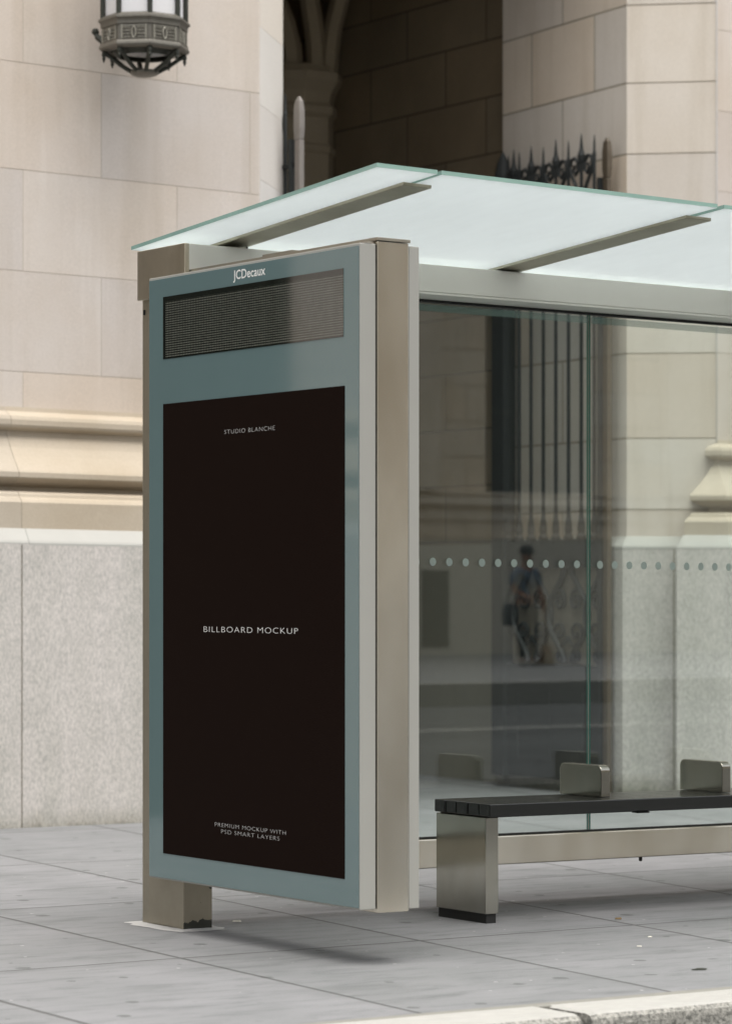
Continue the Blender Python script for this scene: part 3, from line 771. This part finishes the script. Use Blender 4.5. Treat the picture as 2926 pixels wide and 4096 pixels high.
# ------------------------------------------------------------------ wall lantern
LX, LY = 2.335, 4.33
LQ = 1.0297; LX1, LY1, LZ1 = 2.578, 4.75, 4.391      # final place and size of the lantern
class LB(MB):
    def build(s, *a, **k):
        s.v = [(LX1 + (x - LX) * LQ, LY1 + (y - LY) * LQ, LZ1 + (z - 4.3) * LQ) for x, y, z in s.v]
        return MB.build(s, *a, **k)
lan = thing('wall_lantern', (LX1, LY1, LZ1), 'octagonal bronze lantern with white opal panes hung on the stone wall', 'lantern')
def oct_(r, z, n=8): return [(LX + r * cos(pi / 8 + k * 2 * pi / n), LY + r * sin(pi / 8 + k * 2 * pi / n), z) for k in range(n)]
m = LB()
# corona ring: cornice, band, lower cornice (hollow inside)
outer = [(0.232, 4.508), (0.240, 4.500), (0.252, 4.492), (0.254, 4.480), (0.244, 4.472), (0.240, 4.462), (0.240, 4.446), (0.2325, 4.442), (0.2325, 4.352), (0.240, 4.347), (0.243, 4.335), (0.240, 4.328), (0.247, 4.318), (0.250, 4.306), (0.244, 4.296), (0.225, 4.290), (0.195, 4.29), (0.19, 4.33), (0.19, 4.50)]
rings = [oct_(r, z - 0.055 + (0.030 if z < 4.34 and r > 0.18 else 0)) for r, z in outer]; m.loft(rings + [rings[0]], caps=False)
m.build('crown_band', M['bronze'], lan)
for k in range(8):
    a0 = pi / 8 + k * pi / 4; a1 = a0 + pi / 4
    A = Vector((LX + 0.228 * cos(a0), LY + 0.228 * sin(a0), 0)); B = Vector((LX + 0.228 * cos(a1), LY + 0.228 * sin(a1), 0))
    d = (B - A).normalized(); n_ = Vector((d.y, -d.x, 0)); n_ = n_ if n_.dot(A - Vector((LX, LY, 0))) > 0 else -n_
    L_ = (B - A).length
    # pane and mullion
    m = LB(); i0, i1 = A + d * 0.012 - n_ * 0.012, B - d * 0.012 - n_ * 0.012
    m.loft([[(i0.x, i0.y, z), (i1.x, i1.y, z), (i1.x - n_.x * .004, i1.y - n_.y * .004, z), (i0.x - n_.x * .004, i0.y - n_.y * .004, z)] for z in (4.45, 5.05)])
    m.build('pane', M['lamp_glass'], lan)
    m = LB(); m.tube([(A.x, A.y, 4.44), (A.x, A.y, 5.06)], 0.014, 6); m.build('mullion', M['bronze_dark'], lan)
    # frieze relief: frame strips, oval and bosses
    m = LB()
    def fr(s0, s1, z0, z1, off=0.010):
        z0, z1 = z0 - 0.055, z1 - 0.055; a, b = A + d * s0 + n_ * 0.003, A + d * s1 + n_ * 0.003
        m.loft([[(a.x, a.y, z), (b.x, b.y, z), (b.x + n_.x * off, b.y + n_.y * off, z), (a.x + n_.x * off, a.y + n_.y * off, z)] for z in (z0, z1)])
    ZF = -0.055
    fr(0.016, 0.024, 4.355, 4.44); fr(L_ - 0.024, L_ - 0.016, 4.355, 4.44); fr(0.024, L_ - 0.024, 4.432, 4.437, 0.006); fr(0.024, L_ - 0.024, 4.355, 4.360, 0.006)
    c = A + d * (L_ / 2) + n_ * 0.010
    m.tube([(c.x + d.x * 0.011 * cos(q), c.y + d.y * 0.011 * cos(q), 4.342 + 0.03 * sin(q)) for q in [2 * pi * j / 16 for j in range(17)]], 0.005, 6)
    for sx in (-0.058, -0.046, -0.034, 0.034, 0.046, 0.058, -0.023, 0.023):
        for sz in (-0.026, -0.009, 0.009, 0.026):
            q = c + d * (sx + random.uniform(-.002, .002))
            m.sphere((q.x, q.y, 4.342 + sz), random.uniform(0.0045, 0.0065), 6)
    m.build('frieze', M['bronze_light'], lan)
    # lower rib and pendant
    V = Vector((cos(a0), sin(a0), 0))
    m = LB(); pts = [(LX + V.x * r, LY + V.y * r, z) for r, z in ((0.222, 4.262), (0.19, 4.240), (0.13, 4.195), (0.075, 4.165), (0.05, 4.155))]
    m.tube(pts, [0.016, 0.013, 0.012, 0.012, 0.012], 6); m.build('rib', M['bronze_dark'], lan)
    m = LB(); m.lathe((LX + V.x * 0.222, LY + V.y * 0.222, 0), [(0.011, 4.265), (0.013, 4.245), (0.008, 4.235), (0.011, 4.225), (0.006, 4.215), (0.003, 4.205)], 8); m.build('pendant', M['bronze_dark'], lan)
m = LB(); m.lathe((LX, LY, 0), [(0.075, 4.17), (0.08, 4.16), (0.075, 4.15), (0.055, 4.142), (0.02, 4.137)], 20); m.build('base_dish', M['bronze'], lan, smooth=False)
m = LB(); m.lathe((LX, LY, 0), [(0.17, 4.29), (0.175, 4.265), (0.15, 4.242), (0.14, 4.245), (0.15, 4.27)], 24); m.build('inner_ring', M['bronze_dark'], lan)
m = LB(); m.lathe((LX, LY, 0), [(0.148, 4.295), (0.14, 4.27), (0.09, 4.26), (0.02, 4.257)], 24); m.build('diffuser', M['lamp_glass'], lan, smooth=True)
m = LB(); m.loft([oct_(r, z) for r, z in ((0.235, 5.05), (0.26, 5.07), (0.255, 5.10), (0.16, 5.2), (0.05, 5.3), (0.02, 5.42))]); m.build('roof_cap', M['bronze'], lan)
m = LB()
wy = LY + (fy(LX1) - LY1) / LQ
m.tube([(LX, LY + 0.17, 4.36), (LX + 0.10, LY + 0.26, 4.40), (LX + 0.14, wy + 0.01, 4.44)], 0.028, 8)
m.box(LX + 0.08, LX + 0.20, wy - 0.03, wy + 0.01, 4.36, 4.52)
m.tube([(LX - 0.11, LY + 0.17, 4.335), (LX - 0.135, LY + 0.22, 4.352), (LX - 0.152, LY + 0.25, 4.375), (LX - 0.158, LY + 0.255, 4.392)], [0.022, 0.022, 0.018, 0.014], 8)
m.sphere((LX - 0.160, LY + 0.26, 4.405), 0.021, 12)
m.build('bracket', M['bronze_dark'], lan)

# ------------------------------------------------------------------ advertising kiosk
kio = thing('advertising_kiosk', (0.06, -0.58, 0), 'tall steel advertising kiosk with teal glass door and dark brown poster standing on one post', 'advertising panel')
body = part_box('body', (0.0, 0.131, -1.312, -0.001, 0.184, 2.514), M['steel_warm'], kio, 0.003)
part_box('lid', (-0.004, 0.136, -1.316, 0.02, 2.516, 2.527), M['steel'], kio, 0.001)
part_box('post', (0.001, 0.130, 0.0, 0.313, -0.02, 2.515), M['leg'], kio, 0.003)
part_box('seal', (-0.004, 0.001, -1.300, 0.12, 0.20, 2.50), M['dark_gap'], kio, 0)
part_box('seal', (0.131, 0.135, -1.300, 0.12, 0.20, 2.495), M['dark_gap'], kio, 0)
door = part_box('door', (-0.070, -0.0045, -1.3065, 0.1375, 0.1975, 2.5035), M['painted_alu'], kio, 0.0025)
part_box('glass_front', (-0.0735, -0.0702, -1.301, 0.132, 0.2035, 2.4935), M['teal'], door, 0.0008)
part_box('poster', (-0.0752, -0.0737, -1.218, 0.0235, 0.298, 2.014), M['poster'], door, 0.0)
part_box('message_display', (-0.0752, -0.0737, -1.210, 0.024, 2.1855, 2.423), M['led'], door, 0.0)
TX = -0.0758
text_part('lettering', 'JCDecaux', M['ink'], door, -0.0742, -0.483, -0.703, 2.4460, 0.0335, weight=0.012, spacing=1.02)
text_part('lettering', 'STUDIO BLANCHE', M['thin_ink'], door, TX, -0.424, -0.770, 1.8800, 0.0152, weight=-0.024, spacing=1.15)
text_part('lettering', 'BILLBOARD MOCKUP', M['ink'], door, TX, -0.277, -0.922, 1.1470, 0.0208, weight=-0.020, spacing=1.14)
text_part('lettering', 'PREMIUM MOCKUP WITH', M['thin_ink'], door, TX, -0.357, -0.842, 0.4262, 0.0144, weight=-0.024, spacing=1.15)
text_part('lettering', 'PSD SMART LAYERS', M['thin_ink'], door, TX, -0.402, -0.800, 0.4026, 0.0144, weight=-0.024, spacing=1.15)
bdoor = part_box('rear_door', (0.1355, 0.180, -1.3065, 0.1375, 0.192, 2.5065), M['painted_alu'], kio, 0.0025)
part_box('glass_front', (0.1803, 0.1835, -1.29, 0.12, 0.21, 2.49), M['teal'], bdoor, 0.0008)
part_box('poster', (0.1837, 0.185, -1.21, 0.02, 0.30, 2.2), M['poster'], bdoor, 0.0)  # unseen rear poster, added to darken what the bench steel reflects
m = MB(); m.box(-0.052, -0.020, -1.3068, -1.2, 2.5035, 2.5065); m.box(-0.03, -0.003, -1.295, -1.20, 2.5036, 2.512); m.build('hinge', M['steel'], kio, 0.001)
m = MB(); m.box(0.01, 0.10, -0.75, -0.55, 2.5272, 2.537); m.build('lifting_lug', M['steel'], kio, 0.001)
m = MB(); m.box(0.03, 0.12, -0.02, 0.0, 2.5272, 2.534); m.build('lifting_lug', M['steel'], kio, 0.001)
m = MB(); m.box(-0.003, 0.0005, 0.290, 0.300, 2.38, 2.40); m.build('latch', M['dark_gap'], kio, 0.001)
# grout collar round the foot of the post
m = MB(); rnd = random.Random(4); rings = []
for q, z in ((0.0, 0.006), (1.0, 0.0015)):
    ring = []
    for k in range(28):
        a = 2 * pi * k / 28; ex = 0.070 + q * (0.045 + rnd.uniform(0, .03)); ey = 0.160 + q * (0.05 + rnd.uniform(0, .03))
        ca, sa = cos(a), sin(a); pw = 0.45
        ring.append((0.065 + ex * math.copysign(abs(ca) ** pw, ca), 0.157 + ey * math.copysign(abs(sa) ** pw, sa), z))
    rings.append(ring)
m.loft(rings, caps=False); m.build('grout', M['grout'], kio)

# ------------------------------------------------------------------ bus shelter
shl = thing('bus_shelter', (2.6, 0.2, 0), 'glass and steel bus shelter with sloping frosted glass roof on a pale beam', 'bus shelter')
part_box('beam', (-0.008, 5.6, -0.015, 0.315, 2.521, 2.632), M['beam_alu'], shl, 0.003)
part_box('beam_lip', (-0.008, 5.6, -0.017, -0.002, 2.511, 2.5195), M['beam_alu'], shl, 0.001)
part_box('glazing_channel', (0.15, 5.4, 0.236, 0.264, 2.511, 2.5208), M['rubber'], shl, 0.0)
part_box('end_plate', (-0.030, -0.009, -0.062, 0.300, 2.434, 2.626), M['cap_alu'], shl, 0.003)
rail = part_box('bottom_rail', (0.13, 5.4, 0.200, 0.300, 0.166, 0.286), M['steel_warm'], shl, 0.004)
part_box('glazing_bead', (0.14, 5.4, 0.239, 0.262, 0.2865, 0.2925), M['rubber'], shl, 0.001)
for x in (1.62, 2.45, 3.3):
    m = MB(); m.lathe((x, 0.23, 0), [(0.008, 0.166), (0.008, 0.150), (0.004, 0.146)], 8); m.build('drain_bolt', M['rubber'], rail)
part_box('post', (5.25, 5.38, 0.0, 0.313, -0.05, 2.52), M['steel'], shl, 0.003)
def roof_z(x, y): return 2.783 - 0.0095 * x - 0.0742 * (y + 1.32)
def slab(m, x0, x1, y0, y1, dz0, dz1, edge=1):
    q = [m.vert((x, y, roof_z(x, y) + dz)) for dz in (dz0, dz1) for x, y in ((x0, y0), (x1, y0), (x1, y1), (x0, y1))]
    m.face((q[3], q[2], q[1], q[0]), 0); m.face((q[4], q[5], q[6], q[7]), 0)
    for i in range(4): j = (i + 1) % 4; m.face((q[i], q[j], q[4 + j], q[4 + i]), edge)
rx = [0.258, 1.565, 2.875, 4.185, 5.495]
xs = [-0.008] + rx
ends = [5.7]
for i in range(len(rx)):
    a = xs[i] + (0.0 if i == 0 else 0.009); b = rx[i] - 0.009 - (0.014 if i == 1 else 0)
    m = MB(); slab(m, a, b, -1.32, 0.385, -0.0145, 0.0)
    m.build('roof_pane', [M['roof_glass'], M['roof_edge']], shl)
for x in rx:
    m = MB(); slab(m, x - 0.062, x + 0.062, -1.185, 0.33, -0.033, -0.021, 0)
    slab(m, x - 0.045, x + 0.045, -1.15, 0.30, -0.0208, -0.0165, 1)
    r = m.build('rafter', [M['rafter'], M['rubber']], shl, 0.0015)
    m = MB(); zt = roof_z(x, 0.1) - 0.034
    m.box(x - 0.04, x + 0.045, 0.03, 0.22, 2.6325, 2.641, 0); m.box(x - 0.035, x + 0.035, 0.06, 0.24, 2.6412, roof_z(x, 0.22) - 0.0335, 0)
    m.lathe((x + 0.065, 0.06, 0), [(0.006, 2.6325), (0.006, 2.65), (0.003, 2.652)], 8, 1)
    m.build('rafter_bracket', [M['steel'], M['rubber']], r, 0.001)
panes = [(0.19, 2.171), (2.183, 4.16), (4.172, 5.25)]
for i, (a, b) in enumerate(panes):
    m = MB(); m.box(a, b, 0.244, 0.256, 0.292, 2.516, 0, side={3: 1, 5: 1})
    gp = m.build('glass_panel', [M['glass'], M['glass_edge']], shl)
    xs_ = [1.348 + 0.0845 * k for k in range(-3, 10)] if i == 0 else [2.235 + 0.0815 * k for k in range(14)] if i == 1 else []
    for x in xs_:
        if a + 0.03 < x < b - 0.03:
            m = MB(); m.loft([[(x + 0.0165 * cos(2 * pi * k / 20), yy, 1.4345 + 0.0172 * sin(2 * pi * k / 20)) for k in range(20)] for yy in (0.2434, 0.2428)])
            m.build('safety_dot', M['dot_vinyl'], gp)
    m = MB(); m.box(a + 0.002, b - 0.002, 0.2425, 0.2433, 2.474, 2.502); m.build('top_film', M['film'], gp)

m = MB(); m.box(2.1718, 2.1736, 0.2445, 0.2555, 0.297, 2.511); m.build('edge_highlight', M['highlight_pale'], shl)  # pale strip painted in for the highlight on the pane edge

# ------------------------------------------------------------------ bench
ben = thing('bench', (2.4, -0.25, 0), 'long black slatted bench on brushed steel block legs in front of the glass', 'bench')
B0, B1 = 1.136, 4.1
w = 0.3785 / 5
seat = None
for k in range(5):
    y0 = -0.4395 + k * w
    o_ = part_box('slat', (B0 + (0.002 if k % 2 else 0), B1, y0 + 0.002, y0 + w - 0.002, 0.424, 0.474), M['black_slat'], ben, 0.004)
part_box('seat_frame', (B0 + 0.02, B1 - 0.02, -0.41, -0.08, 0.419, 0.4235), M['rubber'], ben, 0.001)
for lx in (1.151, 3.75):
    l = part_box('leg', (lx, lx + 0.062, -0.3905, -0.055, 0.037, 0.4185), M['steel_bench'], ben, 0.003)
    part_box('foot', (lx + 0.007, lx + 0.055, -0.383, -0.062, -0.03, 0.0365), M['rubber'], l, 0.001)
for x in (1.9, 2.45, 3.0):
    m = MB(); m.box(x, x + 0.06, -0.42, -0.38, 0.413, 0.4188); m.build('fixing_plate', M['rubber'], ben)
def armrest(x):
    y0, y1, z0, z1, rr = -0.325, -0.050, 0.4755, 0.606, 0.028
    pr = [(y0, z0)]
    for k in range(7): a = pi + (pi / 2) * -k / 6; pr.append((y0 + rr + rr * cos(a), z1 - rr + rr * sin(a)))
    for k in range(7): a = pi / 2 - (pi / 2) * k / 6; pr.append((y1 - rr + rr * cos(a), z1 - rr + rr * sin(a)))
    pr.append((y1, z0))
    m = MB(); m.loft([[(xx, y, z) for y, z in pr] for xx in (x, x + 0.046)])
    return m.build('armrest', M['steel_bench'], ben, 0.003)
for x in (1.785, 2.435, 3.085): armrest(x)

# ------------------------------------------------------------------ small litter on the pavement
def scrap(name, x, y, r, mat, label, h=0.004, seed=0, group=None):
    rd = random.Random(seed); m = MB()
    ring = [(x + r * (1 + rd.uniform(-.3, .3)) * cos(2 * pi * k / 9), y + r * 0.7 * (1 + rd.uniform(-.3, .3)) * sin(2 * pi * k / 9)) for k in range(9)]
    m.loft([[(a, b, 0.0015) for a, b in ring], [(x + (a - x) * .8, y + (b - y) * .8, h * rd.uniform(.7, 1)) for a, b in ring]])
    return tag(m.build(name, mat), label, 'litter', group)
scrap('paper_scrap', 0.343, 0.163, 0.022, M['paper'], 'white paper scrap lying on the pavement right behind the kiosk post foot', 0.008, 1)
scrap('pebble', 1.71, -0.525, 0.014, M['brown'], 'tan crumb lying on the pavement joint beside the bench leg', 0.010, 2)
scrap('paper_scrap', 1.401, -1.093, 0.010, M['paper'], 'small pale scrap on the open pavement between bench and kerb, the one nearer the bench', 0.006, 3)
scrap('paper_scrap', 1.164, -1.317, 0.010, M['paper'], 'small pale scrap on the open pavement between bench and kerb, the one nearer the kerb', 0.006, 4)
scrap('dry_leaf', 0.906, -1.96, 0.030, M['bronze_dark'], 'flat dark leaf on the pavement close to the kerb at the right', 0.004, 5)

# ------------------------------------------------------------------ across the street (seen in the glass and steel)
opp = thing('bank_building', (26.5, -33.5, 0), 'limestone building across the street reflected in the shelter glass', 'building')
YF = -33.43
mb = MB()
rows_o = [2.25, 2.72, 3.10, 3.75, 4.4, 5.05, 5.7, 6.35, 7.0, 7.65, 8.3, 8.95, 9.6, 10.3, 11.0, 11.7, 12.4, 13.1, 13.8]
XO0, XO1 = -40, 70
win = [(26.65 + 7.2 * k, 29.2 + 7.2 * k) for k in range(-9, 6)]
segs = []; x = XO0
for a, b in win: segs.append((x, a)); x = b
segs.append((x, XO1))
for i, (a, b) in enumerate(segs):
    Pm, Lm = seg_map((a, YF), (b, YF), (0, 1))
    block_wall(mb, Pm, 0, Lm, rows_o, lambda r: [0.6 + (0.6 if r % 2 else 0) + 1.2 * k for k in range(6)], gap=0.02, depth=0.02, seed=40 + i)
for a, b in win:
    Pm, Lm = seg_map((a, YF), (b, YF), (0, 1))
    block_wall(mb, Pm, 0, Lm, [2.25, 2.72, 3.10], lambda r: [1.2], gap=0.02, depth=0.02, seed=5)
    block_wall(mb, Pm, 0, Lm, [9.6, 10.3, 11.0, 11.7, 12.4, 13.1, 13.8], lambda r: [1.2], gap=0.02, depth=0.02, seed=6)
    mb.box(a - 0.001, a + 0.02, YF - 0.5, YF - 0.02, 3.1, 9.6); mb.box(b - 0.02, b + 0.001, YF - 0.5, YF - 0.02, 3.1, 9.6)
mb.box(XO0, XO1, YF - 12, YF - 0.55, 0, 13.9); mb.box(XO0, XO1, YF - 12, YF + 0.4, 13.9, 14.3)
mb.build('front_wall', [M['far_stone'], M['mortar']], opp)
mb = MB(); mb.box(XO0, XO1, YF + 0.021, YF + 0.16, 2.87, 3.02); mb.box(XO0, XO1, YF + 0.021, YF + 0.07, 2.60, 2.75); mb.box(XO0, XO1, YF + 0.021, YF + 0.12, 3.06, 3.11)
mb.build('base_moulding', M['far_stone'], opp)
mb = MB(); mb.box(XO0, XO1, YF + 0.021, YF + 0.18, 0.1, 2.24); mb.build('plinth', M['far_granite'], opp)
for k in range(-9, 6):
    x = 25.5 + 7.2 * k
    mb = MB(); mb.box(x - 1.9, x, YF + 0.021, YF + 0.22, 3.12, 13.8); mb.build('pilaster', M['far_stone'], opp)
    mb = MB(); mb.box(x - 0.42, x + 0.19, YF + 0.15, YF + 0.19, 0.28, 1.68); mb.build('vent', M['bronze_dark'], opp)
for a, b in win:
    f = MB(); f.box(a + 0.02, b - 0.02, YF - 0.42, YF - 0.36, 3.11, 9.6); f = f.build('window', M['window_dark'], opp)
    fm = MB()
    for q in range(4): xx = a + 0.05 + q * (b - a - 0.15) / 3; fm.box(xx, xx + 0.06, YF - 0.355, YF - 0.28, 3.11, 9.6)
    for z in (4.6, 6.2, 7.8): fm.box(a + 0.02, b - 0.02, YF - 0.35, YF - 0.30, z, z + 0.06)
    fm.build('window_frame', M['bronze_dark'], f)

# ------------------------------------------------------------------ the person on the far pavement
PX, PY, PZ = 21.9, -26.0, 0.15
per = thing('person', (PX, PY, PZ), 'person in black cap, light blue shirt and dark trousers seen reflected in the shelter glass', 'person')
def skin_part(name, verts, edges, mat, root=0, sub=2, parent=per):
    me = bpy.data.meshes.new(name)
    me.from_pydata([v[:3] for v in verts], [], []) if False else me.from_pydata([v[:3] for v in verts], edges, [])
    me.materials.append(mat)
    o = bpy.data.objects.new(name, me); COL.objects.link(o); o.parent = parent
    md = o.modifiers.new('skin', 'SKIN'); md.use_smooth_shade = True
    if not me.skin_vertices: 
        bm = bmesh.new(); bm.from_mesh(me); bm.verts.layers.skin.verify(); bm.to_mesh(me); bm.free()
    for i, v in enumerate(verts):
        me.skin_vertices[0].data[i].radius = (v[3], v[4] if len(v) > 4 else v[3])
        me.skin_vertices[0].data[i].use_root = (i == root)
    ss = o.modifiers.new('sub', 'SUBSURF'); ss.levels = sub; ss.render_levels = sub
    return o
# local space: faces +Y (towards the shelter), X to the person's right hand
body_v = [(0, 0, 0.95, .15, .11), (0, -0.01, 1.12, .13, .10), (0, 0, 1.32, .165, .11), (0, 0.0, 1.46, .10, .08), (0, 0.01, 1.55, .055), (0, 0.025, 1.63, .085, .095), (0, 0.02, 1.71, .085, .10), (0, 0.015, 1.78, .05, .06),
          (0.19, 0, 1.43, .065), (0.255, 0.0, 1.17, .046), (0.25, 0.10, 0.95, .034), (0.25, 0.13, 0.90, .032),
          (-0.19, 0, 1.43, .065), (-0.27, 0.02, 1.18, .046), (-0.12, 0.16, 1.06, .034), (-0.07, 0.18, 1.05, .032),
          (0.10, 0, 0.88, .095), (0.12, 0.02, 0.48, .06), (0.13, -0.02, 0.09, .042), (0.14, 0.10, 0.04, .035),
          (-0.10, 0, 0.88, .095), (-0.11, 0.05, 0.48, .06), (-0.10, 0.02, 0.09, .042), (-0.12, 0.14, 0.04, .035)]
body_e = [(0, 1), (1, 2), (2, 3), (3, 4), (4, 5), (5, 6), (6, 7), (3, 8), (8, 9), (9, 10), (10, 11), (3, 12), (12, 13), (13, 14), (14, 15), (0, 16), (16, 17), (17, 18), (18, 19), (0, 20), (20, 21), (21, 22), (22, 23)]
for hb, (hx, hy, hz), dirv, side in ((11, (0.25, 0.13, 0.90), Vector((0, 0.25, -1)).normalized(), Vector((1, 0, 0))), (15, (-0.07, 0.18, 1.05), Vector((1, 0.3, -0.1)).normalized(), Vector((0, 0, 1)))):
    for q, ln in ((-0.026, .055), (-0.009, .066), (0.009, .062), (0.026, .048)):
        i = len(body_v); b0 = Vector((hx, hy, hz)) + dirv * 0.03 + side * q
        cur = Vector((0, 0.6, 0)) if hb == 11 else Vector((0, -0.6, -0.2))
        p1 = b0 + dirv * ln * .5; p2 = p1 + (dirv + cur * .6).normalized() * ln * .5
        body_v += [(*b0, .011), (*p1, .009), (*p2, .008)]; body_e += [(hb, i), (i, i + 1), (i + 1, i + 2)]
    i = len(body_v); b0 = Vector((hx, hy, hz)) - side * 0.035 + dirv * 0.005; p1 = b0 + (dirv - side).normalized() * .03
    body_v += [(*b0, .012), (*p1, .009)]; body_e += [(hb, i), (i, i + 1)]
body = skin_part('body', body_v, body_e, M['skin'])
sh = [(0, 0, 0.93, .175, .13), (0, -0.01, 1.12, .155, .122), (0, 0, 1.32, .188, .13), (0, 0.0, 1.455, .12, .098), (0, .005, 1.52, .07),
      (0.20, 0, 1.43, .085), (0.25, 0, 1.22, .072), (-0.20, 0, 1.43, .085), (-0.262, 0.015, 1.23, .072)]
skin_part('shirt', sh, [(0, 1), (1, 2), (2, 3), (3, 4), (3, 5), (5, 6), (3, 7), (7, 8)], M['shirt'])
trv = [(0, 0, 1.0, .165, .125), (0, 0, 0.9, .17, .13), (0.105, 0, 0.82, .118), (0.125, 0.02, 0.48, .088), (0.132, -0.01, 0.12, .072), (-0.105, 0, 0.82, .118), (-0.115, 0.05, 0.48, .088), (-0.105, 0.025, 0.12, .072)]
skin_part('trousers', trv, [(0, 1), (1, 2), (2, 3), (3, 4), (1, 5), (5, 6), (6, 7)], M['trousers'])
def local_build(m, name, mat, parent, smooth=True):
    for i, v in enumerate(m.v): m.v[i] = (v[0] + PX, v[1] + PY, v[2] + PZ)
    return m.build(name, mat, parent, smooth=smooth, flat=True)
for sx, yy in ((0.137, 0.05), (-0.115, 0.09)):
    m = MB(); m.sphere((sx, yy, 0.05), 0.055, 12, sc=(0.95, 2.3, 0.85)); local_build(m, 'shoe', M['shoe'], per)
m = MB(); m.lathe((0, 0.02, 0), [(0.112, 1.72), (0.115, 1.76), (0.10, 1.82), (0.06, 1.852), (0.01, 1.86)], 16)
m.loft([[(0.09 * cos(a) * 1.0, 0.09 + 0.11 * max(0, sin(a)), z) for a in [pi * k / 8 for k in range(9)]] for z in (1.735, 1.745)])
local_build(m, 'cap', M['cap'], per)
m = MB()
for sx in (-1, 1):
    m.sphere((sx * 0.034, 0.117, 1.685), 0.010, 8); m.sphere((sx * 0.094, 0.02, 1.675), 0.022, 8, sc=(.5, .7, 1.3))
m.sphere((0, 0.127, 1.655), 0.016, 8, sc=(.8, 1, 1.3)); m.sphere((0, 0.115, 1.615), 0.02, 8, sc=(1.2, .5, .35))
local_build(m, 'face', M['skin'], body)
m = MB(); m.tube([(-0.19, 0.02, 1.47), (-0.08, 0.13, 1.3), (0.10, 0.125, 1.08), (0.19, 0.03, 0.96)], 0.022, 6)
local_build(m, 'strap', M['cap'], per)
bag = thing('shoulder_bag', (PX - 0.28, PY - 0.02, PZ + 0.6), 'dark cloth bag at the hip of the reflected person', 'bag')
m = MB(); rings = []
for z, a, b in ((0.62, .06, .10), (0.64, .09, .15), (0.80, .10, .17), (0.93, .08, .15), (0.96, .04, .12)):
    rings.append([(-0.28 + a * cos(2 * pi * k / 14), -0.02 + b * sin(2 * pi * k / 14), z) for k in range(14)])
m.loft(rings); local_build(m, 'pouch', M['trousers'], bag)
m = MB(); m.tube([(-0.28, -0.13, 0.95), (-0.26, -0.06, 1.16), (-0.26, 0.06, 1.16), (-0.28, 0.09, 0.95)], 0.012, 6); local_build(m, 'handle', M['cap'], bag)
brm = thing('wooden_broom', (PX + 0.27, PY + 0.16, PZ), 'brown wooden broom held upright by the reflected person', 'broom')
m = MB(); m.tube([(0.24, 0.15, 1.12), (0.265, 0.17, 0.30)], 0.016, 8); local_build(m, 'handle', M['wood'], brm)
m = MB(); rings = []
for z, a, b in ((0.32, .05, .03), (0.28, .11, .035), (0.02, .17, .05)):
    rings.append([(0.27 + a * cos(2 * pi * k / 14), 0.172 + b * sin(2 * pi * k / 14), z) for k in range(14)])
m.loft(rings); local_build(m, 'bristles', M['wood'], brm)
